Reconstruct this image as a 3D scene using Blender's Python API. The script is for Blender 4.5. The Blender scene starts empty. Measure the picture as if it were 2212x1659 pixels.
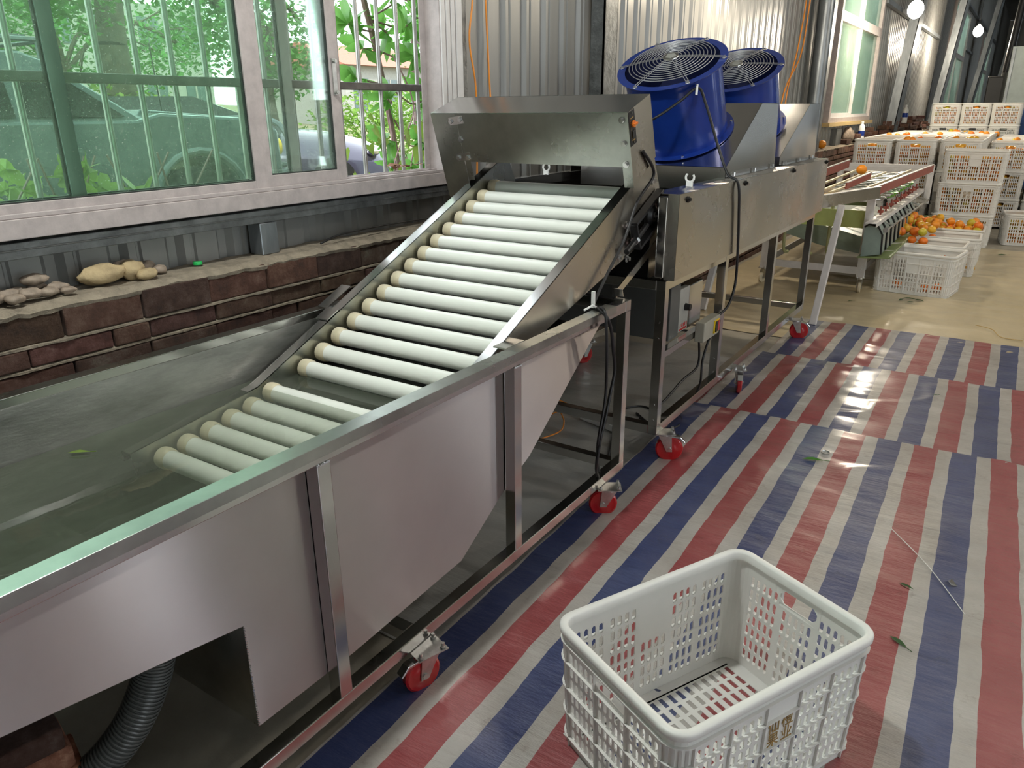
import bpy, bmesh, math, random
from mathutils import Vector, Matrix, noise
from math import sin, cos, pi, radians as rad
S = bpy.context.scene
C = S.collection
RN = random.Random(7)

# ------------------------------------------------------------------ camera
def look_camera():
    f, pitch, roll, yaw, H = 1617.5, .35, -.0068, .5841, 1.4395
    fw = Vector((-sin(yaw)*cos(pitch), cos(yaw)*cos(pitch), -sin(pitch)))
    r = Vector((cos(yaw), sin(yaw), 0)); u = r.cross(fw)
    r2 = r*cos(roll)+u*sin(roll); u2 = -r*sin(roll)+u*cos(roll)
    cd = bpy.data.cameras.new('camera'); co = bpy.data.objects.new('camera', cd); C.objects.link(co)
    m = Matrix((r2, u2, -fw)).transposed().to_4x4(); m.translation = (0, 0, H)
    co.matrix_world = m
    cd.sensor_fit = 'HORIZONTAL'; cd.sensor_width = 36; cd.lens = f*36/2212
    cd.clip_start = .05; cd.clip_end = 300
    S.camera = co
look_camera()

# ------------------------------------------------------------------ world, sun, big lamps, exposure
S.view_settings.view_transform = 'Standard'; S.view_settings.look = 'None'
S.view_settings.gamma = 1; S.view_settings.use_curve_mapping = False
S.view_settings.exposure = -0.12
W = bpy.data.worlds.new('sky'); S.world = W; W.use_nodes = True
wn = W.node_tree.nodes; wl = W.node_tree.links
bg = wn['Background']
bg.inputs['Color'].default_value = (.86, .95, 1, 1); bg.inputs['Strength'].default_value = 4.2

def lamp(name, kind, loc, power, color=(1, 1, 1), size=.1, size_y=None, rot=(0, 0, 0), spread=None):
    l = bpy.data.lights.new(name, kind); l.energy = power; l.color = color
    if kind == 'AREA':
        l.shape = 'RECTANGLE'; l.size = size; l.size_y = size_y or size
    elif kind == 'SUN': l.angle = size
    else: l.shadow_soft_size = size
    o = bpy.data.objects.new(name, l); C.objects.link(o); o.location = loc; o.rotation_euler = rot
    return o
lamp('sun', 'SUN', (0, 0, 10), 4.0, (1, .95, .85), .02, rot=(rad(28), rad(38), 0))
BULBS = [(-1.8, 6.45, 2.75, 85), (-1.6, 12.3, 2.68, 170), (-1.4, 21.0, 3.03, 260)]
ADDED_BULBS = [(1.0, 1.6, 3.3), (1.0, 3.9, 3.3), (1.35, 6.3, 3.3), (3.6, 3.0, 3.6), (2.4, 9.5, 3.5), (-1.35, .9, 3.4)]  # unseen bulbs added for fill and steel streaks, last one for the rollers

# ------------------------------------------------------------------ materials
def nt(name):
    m = bpy.data.materials.new(name); m.use_nodes = True
    n = m.node_tree.nodes; return m, n, m.node_tree.links, n['Principled BSDF']
def coords(n, kind='Object'):
    return n.new('ShaderNodeTexCoord').outputs[kind]
def noise_tex(n, l, scale, detail=4, rough=.5, vec=None, stretch=None, kind='Object'):
    t = n.new('ShaderNodeTexNoise'); t.inputs['Scale'].default_value = scale
    t.inputs['Detail'].default_value = detail; t.inputs['Roughness'].default_value = rough
    v = vec or coords(n, kind)
    if stretch:
        mp = n.new('ShaderNodeMapping'); mp.inputs['Scale'].default_value = stretch; l.new(v, mp.inputs['Vector']); v = mp.outputs['Vector']
    l.new(v, t.inputs['Vector']); return t
def ramp(n, l, src, stops):
    r = n.new('ShaderNodeValToRGB'); e = r.color_ramp.elements
    while len(e) < len(stops): e.new(.5)
    for i, (p, c) in enumerate(stops):
        e[i].position = p; e[i].color = (c[0], c[1], c[2], 1) if not isinstance(c, (int, float)) else (c, c, c, 1)
    l.new(src, r.inputs['Fac']); return r
def bump(n, l, src, b, strength=.3, dist=.01, chain=None):
    bp = n.new('ShaderNodeBump'); bp.inputs['Strength'].default_value = strength; bp.inputs['Distance'].default_value = dist
    l.new(src, bp.inputs['Height'])
    if chain: l.new(chain.outputs['Normal'], bp.inputs['Normal'])
    l.new(bp.outputs['Normal'], b.inputs['Normal']); return bp
def mat(name, col, rough=.5, metal=0, var=.12, vscale=8, bmp=0, bscale=40, coat=0, stretch=None, spec=None, trans=0):
    m, n, l, b = nt(name)
    b.inputs['Roughness'].default_value = rough; b.inputs['Metallic'].default_value = metal
    t = noise_tex(n, l, vscale, 5, .6, stretch=stretch)
    lo = tuple(c*(1-var) for c in col); hi = tuple(min(1, c*(1+var)) for c in col)
    r = ramp(n, l, t.outputs['Fac'], [(.3, lo), (.7, hi)]); l.new(r.outputs['Color'], b.inputs['Base Color'])
    if bmp: 
        t2 = noise_tex(n, l, bscale, 4, .6, stretch=stretch); bump(n, l, t2.outputs['Fac'], b, bmp)
    if coat: b.inputs['Coat Weight'].default_value = coat; b.inputs['Coat Roughness'].default_value = .08
    if spec is not None: b.inputs['Specular IOR Level'].default_value = spec
    if trans:
        mx = n.new('ShaderNodeMixShader'); tr = n.new('ShaderNodeBsdfTranslucent'); mx.inputs[0].default_value = trans
        l.new(r.outputs['Color'], tr.inputs['Color']); l.new(b.outputs[0], mx.inputs[1]); l.new(tr.outputs[0], mx.inputs[2])
        l.new(mx.outputs[0], n['Material Output'].inputs[0])
    return m
def steel(name, col=(.63, .62, .60), rough=.24, wave=.25, wscale=2.2, smear=.1, aniso=0, dist=.02):
    m, n, l, b = nt(name); b.inputs['Metallic'].default_value = 1
    t = noise_tex(n, l, 4, 5, .6); r = ramp(n, l, t.outputs['Fac'], [(.15, tuple(c*(1-smear) for c in col)), (.8, col)])
    l.new(r.outputs['Color'], b.inputs['Base Color'])
    t3 = noise_tex(n, l, 5, 4, .6); rr = ramp(n, l, t3.outputs['Fac'], [(.1, rough*.85), (.9, min(1, rough*1.2))]); l.new(rr.outputs['Color'], b.inputs['Roughness'])
    if wave:
        t2 = noise_tex(n, l, wscale, 0, .3); bump(n, l, t2.outputs['Fac'], b, wave, dist)
    if aniso:
        b.inputs['Anisotropic'].default_value = aniso
        cx = n.new('ShaderNodeCombineXYZ'); cx.inputs[2].default_value = 1; l.new(cx.outputs[0], b.inputs['Tangent'])
    return m
M = {}
M['steel'] = steel('stainless_steel', rough=.17, wave=.1)
M['sheet'] = steel('stainless_sheet', (.68, .64, .64), .30, .3, 1.3, .12, 1.0, dist=.02)
M['sheet_dryer'] = steel('stainless_sheet_dented', (.60, .57, .52), .26, .5, 1.8, .10, .8, dist=.03)
M['hood'] = steel('hood_sheet', (.58, .57, .55), .18, .5, 2.6, .1, .3, dist=.02)
M['sheet_stained'] = steel('stained_sheet', (.60, .62, .58), .28, .3, 3.0, .6)
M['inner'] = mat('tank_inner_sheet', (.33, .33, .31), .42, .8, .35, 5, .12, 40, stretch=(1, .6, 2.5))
M['zinc'] = mat('zinc_plate', (.62, .62, .6), .3, 1, .2, 30)
M['darksteel'] = mat('dark_galvanised', (.17, .18, .18), .5, .6, .4, 14, .3, 60)
M['galv'] = mat('galvanised_steel', (.25, .27, .285), .38, .8, .3, 9, .1, 50, stretch=(1, 1, .3))
M['tin'] = mat('corrugated_tin', (.27, .27, .26), .38, .35, .14, 3, .05, 20, stretch=(1, 1, .15))
M['tin_outer'] = mat('outer_tin', (.62, .68, .66), .5, .2, .1, 3)
M['pvc'] = mat('white_pvc', (.90, .90, .85), .28, 0, .04, 6, coat=.25)
M['cap'] = mat('beige_cap', (.66, .58, .42), .4, 0, .12, 20)
M['blue'] = mat('blue_enamel', (.012, .045, .30), .26, .25, .1, 6, .05, 80, coat=.5)
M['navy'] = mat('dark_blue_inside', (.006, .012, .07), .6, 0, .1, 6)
M['chrome'] = mat('chrome_wire', (.75, .75, .76), .18, 1, .05, 10)
M['wire'] = mat('galvanised_wire', (.42, .42, .44), .45, .7, .05, 10)
M['hose'] = mat('grey_hose', (.085, .088, .083), .35, 0, .15, 20)
M['red'] = mat('red_polyurethane', (.45, .012, .015), .22, 0, .08, 15, coat=.6)
M['black'] = mat('black_rubber', (.012, .012, .013), .42, 0, .2, 20)
M['blackmetal'] = mat('black_metal', (.02, .02, .02), .4, .5, .2, 20)
M['orange_cable'] = mat('orange_cable', (.75, .26, .03), .4)
M['orange_knob'] = mat('orange_knob', (.8, .20, .02), .35)
M['whiteplastic'] = mat('white_plastic', (.8, .8, .78), .35)
M['crate'] = mat('crate_plastic', (.90, .89, .86), .38, 0, .04, 5, trans=.22)
M['gold'] = mat('gold_lettering', (.33, .20, .05), .4, 0, .2, 60)
M['boxgrey'] = mat('grey_control_box', (.10, .105, .10), .45, .2, .1, 10)
M['beigebox'] = mat('beige_switch_box', (.34, .33, .27), .45)
M['whitepaint'] = mat('white_painted_frame', (.66, .64, .63), .42, 0, .08, 14, .05, 60)
M['dirtywhite'] = mat('dirty_window_frame', (.44, .385, .375), .5, 0, .14, 22, .1, 80)
M['gasket'] = mat('black_gasket', (.02, .025, .022), .6)
M['bar'] = mat('window_bar', (.40, .39, .37), .35, .8, .15, 20)
M['darkbar'] = mat('window_rail_bar', (.14, .13, .12), .4, .7, .3, 20)
M['concrete'] = mat('mortar', (.24, .20, .15), .9, 0, .35, 18, .8, 60)
M['stone'] = mat('sandstone', (.42, .32, .18), .8, 0, .3, 12, .5, 40)
M['pebble'] = mat('pebble', (.28, .22, .17), .7, 0, .4, 30, .2, 60)
M['wood'] = mat('pale_wood', (.55, .40, .18), .6, 0, .15, 10, stretch=(1, .1, 1))
M['pallet'] = mat('pallet_wood', (.35, .26, .15), .7)
M['redrail'] = mat('red_brown_strip', (.30, .07, .05), .45, 0, .2, 12)
M['beigerod'] = mat('beige_rod', (.66, .58, .38), .4)
M['lime'] = mat('lime_panel', (.66, .78, .30), .45)
M['green'] = mat('green_cup', (.12, .45, .05), .4)
M['chute'] = mat('grey_green_chute', (.24, .30, .27), .35, .1, .15, 8)
M['olive'] = mat('olive_tray', (.20, .26, .10), .45)
M['cleartube'] = mat('yellowed_tube', (.45, .47, .25), .25)
M['leaf'] = mat('leaf', (.08, .26, .035), .45, 0, .35, 6, trans=.35)
M['leafbig'] = mat('castor_leaf', (.20, .46, .10), .4, 0, .3, 4, trans=.5)
M['leafvine'] = mat('vine_leaf', (.26, .38, .07), .45, 0, .35, 5, trans=.4)
M['dryleaf'] = mat('fallen_green_leaf', (.03, .08, .02), .5)
M['brownleaf'] = mat('brown_leaf', (.22, .10, .05), .6)
M['bark'] = mat('bark', (.11, .095, .07), .9, 0, .35, 9, .8, 20)
M['stem'] = mat('plant_stem', (.28, .17, .16), .5)
M['earth'] = mat('earth', (.22, .20, .11), .9, 0, .5, 1.2, .5, 8)
M['grass'] = mat('grass', (.20, .36, .06), .7, 0, .4, 3, trans=.3)
M['suv'] = mat('suv_paint', (.11, .15, .16), .25, .4, .1, 3, coat=.8)
M['suvtrim'] = mat('grey_trim', (.10, .13, .14), .5)
M['carglass'] = mat('car_glass', (.012, .016, .016), .05, .1, .1, 3)
M['sedan'] = mat('purple_black_paint', (.05, .045, .075), .18, .5, .1, 3, coat=1)
M['yellow'] = mat('yellow_fog_lens', (.85, .60, .02), .25)
M['greencap'] = mat('green_bottle_cap', (.02, .45, .10), .35)
M['facade'] = mat('pale_facade', (.34, .34, .31), .8)
M['brickroof'] = mat('red_roof', (.34, .14, .09), .8)
M['glassdark'] = mat('dark_pane', (.10, .14, .14), .15)
M['board'] = mat('white_board', (.62, .70, .66), .3, 0, .15, 3)
M['bluecrate'] = mat('blue_plastic', (.02, .08, .25), .4)
M['labelwhite'] = mat('white_label', (.33, .33, .30), .5)
M['blacktrim'] = mat('black_cabinet', (.015, .015, .018), .4)
M['paper'] = mat('scrap_paper', (.62, .62, .58), .6)

def m_orange(name, a, b_):
    m, n, l, b = nt(name); t = noise_tex(n, l, 9, 3); r = ramp(n, l, t.outputs['Fac'], [(.3, a), (.7, b_)])
    l.new(r.outputs['Color'], b.inputs['Base Color']); b.inputs['Roughness'].default_value = .3
    t2 = noise_tex(n, l, 220, 2); bump(n, l, t2.outputs['Fac'], b, .25, .002); return m
M['o1'] = m_orange('orange_peel', (.75, .22, .01), (.85, .33, .02))
M['o2'] = m_orange('deep_orange_peel', (.75, .13, .01), (.85, .25, .02))
M['o3'] = m_orange('yellow_orange_peel', (.70, .38, .02), (.80, .42, .03))
M['o4'] = m_orange('greenish_yellow_peel', (.42, .42, .03), (.66, .48, .04))

def m_brick():
    m, n, l, b = nt('old_brick')
    inf = n.new('ShaderNodeObjectInfo'); at = n.new('ShaderNodeAttribute'); at.attribute_name = 'tone'
    t = noise_tex(n, l, 14, 6, .7)
    r = ramp(n, l, t.outputs['Fac'], [(.25, (.04, .022, .018)), (.48, (.115, .055, .038)), (.60, (.17, .10, .075)), (.75, (.26, .20, .16))])
    mx = n.new('ShaderNodeMix'); mx.data_type = 'RGBA'; mx.blend_type = 'MULTIPLY'; mx.inputs[0].default_value = 1
    l.new(r.outputs['Color'], mx.inputs[6]); l.new(at.outputs['Color'], mx.inputs[7]); l.new(mx.outputs[2], b.inputs['Base Color'])
    b.inputs['Roughness'].default_value = .85; t2 = noise_tex(n, l, 45, 8, .8); bump(n, l, t2.outputs['Fac'], b, 1, .02); return m
M['brick'] = m_brick()

def m_floor():
    m, n, l, b = nt('dusty_floor')
    t = noise_tex(n, l, 1.3, 8, .65); r = ramp(n, l, t.outputs['Fac'], [(.3, (.21, .19, .155)), (.5, (.33, .305, .25)), (.7, (.44, .41, .335))])
    l.new(r.outputs['Color'], b.inputs['Base Color'])
    t3 = noise_tex(n, l, 2.4, 5, .6); rr = ramp(n, l, t3.outputs['Fac'], [(.35, .3), (.65, .75)]); l.new(rr.outputs['Color'], b.inputs['Roughness'])
    t2 = noise_tex(n, l, 22, 6, .7); bump(n, l, t2.outputs['Fac'], b, .25, .01); return m
M['floor'] = m_floor()
def m_film(name, c1, c2, rough=.28):
    m, n, l, b = nt(name)
    t = noise_tex(n, l, 1.6, 7, .6, stretch=(1, .5, 1)); r = ramp(n, l, t.outputs['Fac'], [(.32, c1), (.68, c2)])
    l.new(r.outputs['Color'], b.inputs['Base Color']); b.inputs['Roughness'].default_value = rough
    b.inputs['Coat Weight'].default_value = .35; b.inputs['Coat Roughness'].default_value = .15
    t2 = noise_tex(n, l, 3.2, 6, .6, stretch=(.8, 3, 1)); b0 = bump(n, l, t2.outputs['Fac'], b, .5, .03); t3 = noise_tex(n, l, 1.8, 5, .6, stretch=(1, 2, 1)); t3.noise_type = 'RIDGED_MULTIFRACTAL'; t3.normalize = True; bump(n, l, t3.outputs['Fac'], b, .5, .05, b0); return m
M['film_beige'] = m_film('beige_plastic_sheet', (.44, .37, .23), (.64, .54, .36), .4)
M['film_grey'] = m_film('grey_plastic_sheet', (.24, .24, .22), (.42, .42, .40))

def m_tarp():
    m, n, l, b = nt('striped_woven_tarp')
    sp = n.new('ShaderNodeSeparateXYZ'); l.new(coords(n), sp.inputs[0])
    nz = noise_tex(n, l, 5, 3); 
    def ma(op, a, b_=None):
        x = n.new('ShaderNodeMath'); x.operation = op
        for i, v in enumerate((a, b_)):
            if v is None: continue
            if isinstance(v, (int, float)): x.inputs[i].default_value = v
            else: l.new(v, x.inputs[i])
        return x.outputs[0]
    wob = ma('MULTIPLY', ma('SUBTRACT', nz.outputs['Fac'], .5), .018)
    x = ma('ADD', sp.outputs['X'], wob)
    t = ma('DIVIDE', ma('ADD', x, .1475*40+.047), .1475)     # stripe k spans frac 0 .. .64
    fr = ma('FRACT', t); k = ma('FLOOR', t); odd = ma('MODULO', k, 2)
    colr = ma('LESS_THAN', fr, .64)
    n2 = noise_tex(n, l, 2.4, 8, .7)
    base_b = ramp(n, l, n2.outputs['Fac'], [(.3, (.02, .03, .11)), (.7, (.065, .085, .19))])
    base_r = ramp(n, l, n2.outputs['Fac'], [(.3, (.22, .028, .034)), (.7, (.34, .085, .088))])
    base_w = ramp(n, l, n2.outputs['Fac'], [(.3, (.30, .275, .245)), (.7, (.50, .475, .45))])
    def mixc(f, a, c):
        x = n.new('ShaderNodeMix'); x.data_type = 'RGBA'; l.new(f, x.inputs[0]); l.new(a, x.inputs[6]); l.new(c, x.inputs[7]); return x.outputs[2]
    c = mixc(odd, base_b.outputs['Color'], base_r.outputs['Color']); c = mixc(colr, base_w.outputs['Color'], c)
    # dirt and footmarks
    d = noise_tex(n, l, 9, 8, .75); dr = ramp(n, l, d.outputs['Fac'], [(.28, (.55, .5, .45)), (.42, (1, 1, 1))])
    mx = n.new('ShaderNodeMix'); mx.data_type = 'RGBA'; mx.blend_type = 'MULTIPLY'; mx.inputs[0].default_value = .8
    l.new(c, mx.inputs[6]); l.new(dr.outputs['Color'], mx.inputs[7]); l.new(mx.outputs[2], b.inputs['Base Color'])
    b.inputs['Roughness'].default_value = .45
    n3 = noise_tex(n, l, 1.1, 3); cw = ramp(n, l, n3.outputs['Fac'], [(.35, .2), (.6, 1)]); l.new(cw.outputs['Color'], b.inputs['Coat Weight'])
    b.inputs['Coat Roughness'].default_value = .16
    t2 = noise_tex(n, l, 4.5, 7, .62, stretch=(1, 3.6, 1)); b0 = bump(n, l, t2.outputs['Fac'], b, .6, .03)
    tr_ = noise_tex(n, l, 2.1, 5, .62, stretch=(1, 2.2, 1)); tr_.noise_type = 'RIDGED_MULTIFRACTAL'; tr_.normalize = True; b1 = bump(n, l, tr_.outputs['Fac'], b, .55, .05, b0)
    wv = n.new('ShaderNodeTexBrick'); wv.inputs['Scale'].default_value = 1; wv.inputs['Brick Width'].default_value = .0045; wv.inputs['Row Height'].default_value = .003; wv.inputs['Mortar Size'].default_value = .0005
    l.new(coords(n), wv.inputs['Vector']); bump(n, l, wv.outputs['Fac'], b, .12, .001, b1)
    return m
M['tarp'] = m_tarp()

def m_glass(name, tint, dirt=.10, dscale=18):
    m, n, l, b = nt(name); out = n['Material Output']
    tr = n.new('ShaderNodeBsdfTransparent'); tr.inputs[0].default_value = (*tint, 1)
    gl = n.new('ShaderNodeBsdfGlossy'); gl.inputs['Roughness'].default_value = .03; gl.inputs['Color'].default_value = (.9, 1, .95, 1)
    fr = n.new('ShaderNodeFresnel'); fr.inputs[0].default_value = 1.45
    mx = n.new('ShaderNodeMixShader'); l.new(fr.outputs[0], mx.inputs[0]); l.new(tr.outputs[0], mx.inputs[1]); l.new(gl.outputs[0], mx.inputs[2])
    df = n.new('ShaderNodeBsdfTranslucent'); df.inputs[0].default_value = (.75, .80, .70, 1)
    t = noise_tex(n, l, dscale, 8, .75); r0 = ramp(n, l, t.outputs['Fac'], [(.35, dirt*.6), (.62, dirt*1.2), (.72, min(1, dirt*2))])  # even milky base stands in for reflection haze, noise on top is dirt
    v = n.new('ShaderNodeTexVoronoi'); v.inputs['Scale'].default_value = 75; v.feature = 'F1'; l.new(coords(n), v.inputs['Vector']); r1 = ramp(n, l, v.outputs['Distance'], [(.05, .5), (.13, 0)])
    t9 = noise_tex(n, l, 34, 9, .85); r9 = ramp(n, l, t9.outputs['Fac'], [(.60, 0), (.68, .35)])
    def addn(a, b_):
        x = n.new('ShaderNodeMath'); x.operation = 'ADD'; x.use_clamp = True; l.new(a, x.inputs[0]); l.new(b_, x.inputs[1]); return x
    r = addn(addn(r0.outputs['Color'], r1.outputs['Color']).outputs[0], r9.outputs['Color'])
    m2 = n.new('ShaderNodeMixShader'); l.new(r.outputs[0], m2.inputs[0]); l.new(mx.outputs[0], m2.inputs[1]); l.new(df.outputs[0], m2.inputs[2])
    l.new(m2.outputs[0], out.inputs[0]); n.remove(b); return m
M['glass_green'] = m_glass('green_tinted_glass', (.82, .94, .85), .055)
M['glass_pale'] = m_glass('pale_green_glass', (.91, .97, .93), .045)
M['glass_dirty'] = m_glass('dirty_clear_glass', (.85, .92, .89), .25)
M['glass_far'] = m_glass('far_window_glass', (.78, .92, .88), .22, 6)

def m_water():
    m, n, l, b = nt('tank_water'); out = n['Material Output']
    tr = n.new('ShaderNodeBsdfTransparent'); tr.inputs[0].default_value = (.96, .98, .95, 1)
    gl = n.new('ShaderNodeBsdfGlossy'); gl.inputs['Roughness'].default_value = .015
    fr = n.new('ShaderNodeFresnel'); fr.inputs[0].default_value = 1.33
    t = noise_tex(n, l, 5, 2); bp = n.new('ShaderNodeBump'); bp.inputs['Strength'].default_value = .06; bp.inputs['Distance'].default_value = .02
    l.new(t.outputs['Fac'], bp.inputs['Height']); l.new(bp.outputs[0], gl.inputs['Normal']); l.new(bp.outputs[0], fr.inputs['Normal'])
    df = n.new('ShaderNodeBsdfDiffuse'); df.inputs[0].default_value = (.26, .29, .22, 1)
    md = n.new('ShaderNodeMixShader'); md.inputs[0].default_value = .20; l.new(tr.outputs[0], md.inputs[1]); l.new(df.outputs[0], md.inputs[2])
    mx = n.new('ShaderNodeMixShader'); l.new(fr.outputs[0], mx.inputs[0]); l.new(md.outputs[0], mx.inputs[1]); l.new(gl.outputs[0], mx.inputs[2])
    l.new(mx.outputs[0], out.inputs[0])
    va = n.new('ShaderNodeVolumeAbsorption'); va.inputs['Color'].default_value = (.45, .55, .40, 1); va.inputs['Density'].default_value = .8
    l.new(va.outputs[0], out.inputs['Volume']); n.remove(b); return m
M['water'] = m_water()
def m_emit(name, col, s):
    m, n, l, b = nt(name); b.inputs['Emission Color'].default_value = (*col, 1); b.inputs['Emission Strength'].default_value = s; b.inputs['Base Color'].default_value = (.9, .9, .9, 1); return m
M['bulb'] = m_emit('lit_bulb', (1, .93, .8), 60)
M['tubelamp'] = m_emit('lit_tube', (.93, .97, 1), 14)

# ------------------------------------------------------------------ mesh builder
JR = random.Random(99)
class MB:
    def __init__(s): s.v = []; s.f = []; s.tone = None
    def add(s, vs, fs):
        o = len(s.v); s.v += [tuple(v) for v in vs]; s.f += [tuple(i+o for i in f) for f in fs]; return s
    def box(s, x0, x1, y0, y1, z0, z1, R=None, piv=None):
        m_ = min(.0005, abs(x1-x0)*.1, abs(y1-y0)*.1, abs(z1-z0)*.1); e = [JR.uniform(0, m_) for _ in range(6)]
        x0 += e[0]; x1 -= e[1]; y0 += e[2]; y1 -= e[3]; z0 += e[4]; z1 -= e[5]
        vs = [Vector((x, y, z)) for x in (x0, x1) for y in (y0, y1) for z in (z0, z1)]
        if R is not None:
            p = Vector(piv or ((x0+x1)/2, (y0+y1)/2, (z0+z1)/2)); vs = [R @ (v-p)+p for v in vs]
        return s.add(vs, [(0, 1, 3, 2), (4, 6, 7, 5), (0, 4, 5, 1), (2, 3, 7, 6), (0, 2, 6, 4), (1, 5, 7, 3)])
    def bar(s, p, q, w, h, up=(0, 0, 1)):
        p, q = Vector(p), Vector(q); d = (q-p).normalized(); u = Vector(up)
        a = d.cross(u)
        if a.length < 1e-4: a = d.cross(Vector((1, 0, 0)))
        a.normalize(); u = a.cross(d)
        vs = [c+a*(w/2*i)+u*(h/2*j) for c in (p, q) for i, j in ((-1, -1), (1, -1), (1, 1), (-1, 1))]
        return s.add(vs, [(3, 2, 1, 0), (4, 5, 6, 7), (0, 1, 5, 4), (1, 2, 6, 5), (2, 3, 7, 6), (3, 0, 4, 7)])
    def cyl(s, p, q, r, r2=None, n=16, cap=True):
        p, q = Vector(p), Vector(q); d = (q-p).normalized(); r2 = r if r2 is None else r2
        a = d.orthogonal().normalized(); b = d.cross(a)
        vs = [p+(a*cos(2*pi*i/n)+b*sin(2*pi*i/n))*r for i in range(n)]+[q+(a*cos(2*pi*i/n)+b*sin(2*pi*i/n))*r2 for i in range(n)]
        fs = [(i, (i+1) % n, n+(i+1) % n, n+i) for i in range(n)]
        if cap: fs += [tuple(range(n-1, -1, -1)), tuple(range(n, 2*n))]
        return s.add(vs, fs)
    def lathe(s, c, axis, prof, n=32, ref=None):   # prof: (radius, height along axis)
        c = Vector(c); d = Vector(axis).normalized(); a = (Vector(ref) if ref else d.orthogonal()).normalized(); b = d.cross(a)
        vs = []; fs = []
        for r, h in prof:
            for i in range(n): vs.append(c+d*h+(a*cos(2*pi*i/n)+b*sin(2*pi*i/n))*r)
        for k in range(len(prof)-1):
            for i in range(n): fs.append((k*n+i, k*n+(i+1) % n, (k+1)*n+(i+1) % n, (k+1)*n+i))
        return s.add(vs, fs)
    def tube(s, pts, r, n=8, closed=False):
        P = [Vector(p) for p in pts]; N = len(P); vs = []; fs = []
        prev = None
        for i, p in enumerate(P):
            if closed: d = P[(i+1) % N]-P[i-1]
            else: d = P[min(i+1, N-1)]-P[max(i-1, 0)]
            d.normalize()
            if prev is None: a = d.orthogonal().normalized()
            else: a = (prev-d*prev.dot(d)); a = a.normalized() if a.length > 1e-5 else d.orthogonal().normalized()
            prev = a; b = d.cross(a)
            vs += [p+(a*cos(2*pi*k/n)+b*sin(2*pi*k/n))*r for k in range(n)]
        R = N if closed else N-1
        for i in range(R):
            j = (i+1) % N
            for k in range(n): fs.append((i*n+k, i*n+(k+1) % n, j*n+(k+1) % n, j*n+k))
        if not closed: fs += [tuple(range(n-1, -1, -1)), tuple(range((N-1)*n, N*n))]
        return s.add(vs, fs)
    def prism(s, poly, axis, a0, a1):   # poly in the two other axes; axis 'x': (y,z), 'y': (x,z), 'z': (x,y)
        def P(u, v, w): return {'x': (w, u, v), 'y': (u, w, v), 'z': (u, v, w)}[axis]
        n = len(poly); vs = [P(u, v, a0) for u, v in poly]+[P(u, v, a1) for u, v in poly]
        fs = [(i, (i+1) % n, n+(i+1) % n, n+i) for i in range(n)]+[tuple(range(n-1, -1, -1)), tuple(range(n, 2*n))]
        return s.add(vs, fs)
    def ball(s, c, r, n=12, sc=(1, 1, 1), jit=0, rn=None):
        c = Vector(c); m = n//2; vs = [c+Vector((0, 0, r*sc[2]))]; 
        for i in range(1, m):
            t = pi*i/m
            for k in range(n):
                p = 2*pi*k/n; j = 1+(rn.uniform(-jit, jit) if rn else 0)
                vs.append(c+Vector((sin(t)*cos(p)*r*sc[0]*j, sin(t)*sin(p)*r*sc[1]*j, cos(t)*r*sc[2]*j)))
        vs.append(c-Vector((0, 0, r*sc[2]))); fs = []
        for k in range(n): fs.append((0, 1+k, 1+(k+1) % n)); fs.append((len(vs)-1, 1+(m-2)*n+(k+1) % n, 1+(m-2)*n+k))
        for i in range(m-2):
            for k in range(n): a = 1+i*n+k; b = 1+i*n+(k+1) % n; fs.append((a, a+n, b+n, b))
        return s.add(vs, fs)
    def mesh(s, name, smooth=False, fix=True):
        me = bpy.data.meshes.new(name); me.from_pydata(s.v, [], s.f)
        if fix:
            bm = bmesh.new(); bm.from_mesh(me); bmesh.ops.recalc_face_normals(bm, faces=bm.faces); bm.to_mesh(me); bm.free()
        if smooth:
            me.polygons.foreach_set('use_smooth', [True]*len(me.polygons))
        me.update(); return me
WL = {}
def obj(name, me, m, parent=None, loc=None, rot=None, bevel=0, auto=False):
    o = bpy.data.objects.new(name, me); C.objects.link(o)
    if m is not None and not me.materials: me.materials.append(M[m] if isinstance(m, str) else m)
    if parent is not None:
        o.parent = parent
        if loc is None: o.location = -WL.get(parent.name, Vector((0, 0, 0))); WL[o.name] = Vector((0, 0, 0))
        else: o.location = loc
    elif loc is not None: o.location = loc
    if rot: o.rotation_euler = rot
    if bevel:
        b = o.modifiers.new('edge', 'BEVEL'); b.width = bevel; b.segments = 2; b.limit_method = 'ANGLE'; b.angle_limit = rad(40)
    if auto:
        me.polygons.foreach_set('use_smooth', [True]*len(me.polygons))
        me.set_sharp_from_angle(angle=rad(38))
    return o
def part(mb, name, m, parent=None, smooth=False, bevel=0, auto=False, **k):
    return obj(name, mb.mesh(name, smooth), m, parent, bevel=bevel, auto=auto, **k)
def tag(o, label, cat, group=None, kind=None):
    o['label'] = label; o['category'] = cat
    if group: o['group'] = group
    if kind: o['kind'] = kind
    return o
def thing(name, label, cat, loc=(0, 0, 0), group=None, rot=None):
    o = bpy.data.objects.new(name, None); C.objects.link(o); o.location = loc; o.empty_display_size = .1
    if rot: o.rotation_euler = rot
    WL[o.name] = Vector(loc); return tag(o, label, cat, group)
def struct(mb, name, m, **k):
    o = part(mb, name, m, **k); o['kind'] = 'structure'; return o
def spart(root_name):
    o = bpy.data.objects.new(root_name, None); C.objects.link(o); o['kind'] = 'structure'; WL[o.name] = Vector((0, 0, 0)); return o
def dup_tree(root, loc, rot=None):
    r = root.copy(); C.objects.link(r); r.location = loc
    if rot is not None: r.rotation_euler = rot
    def rec(a, b):
        for ch in a.children:
            c = ch.copy(); C.objects.link(c); c.parent = b; rec(ch, c)
    rec(root, r); return r
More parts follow.
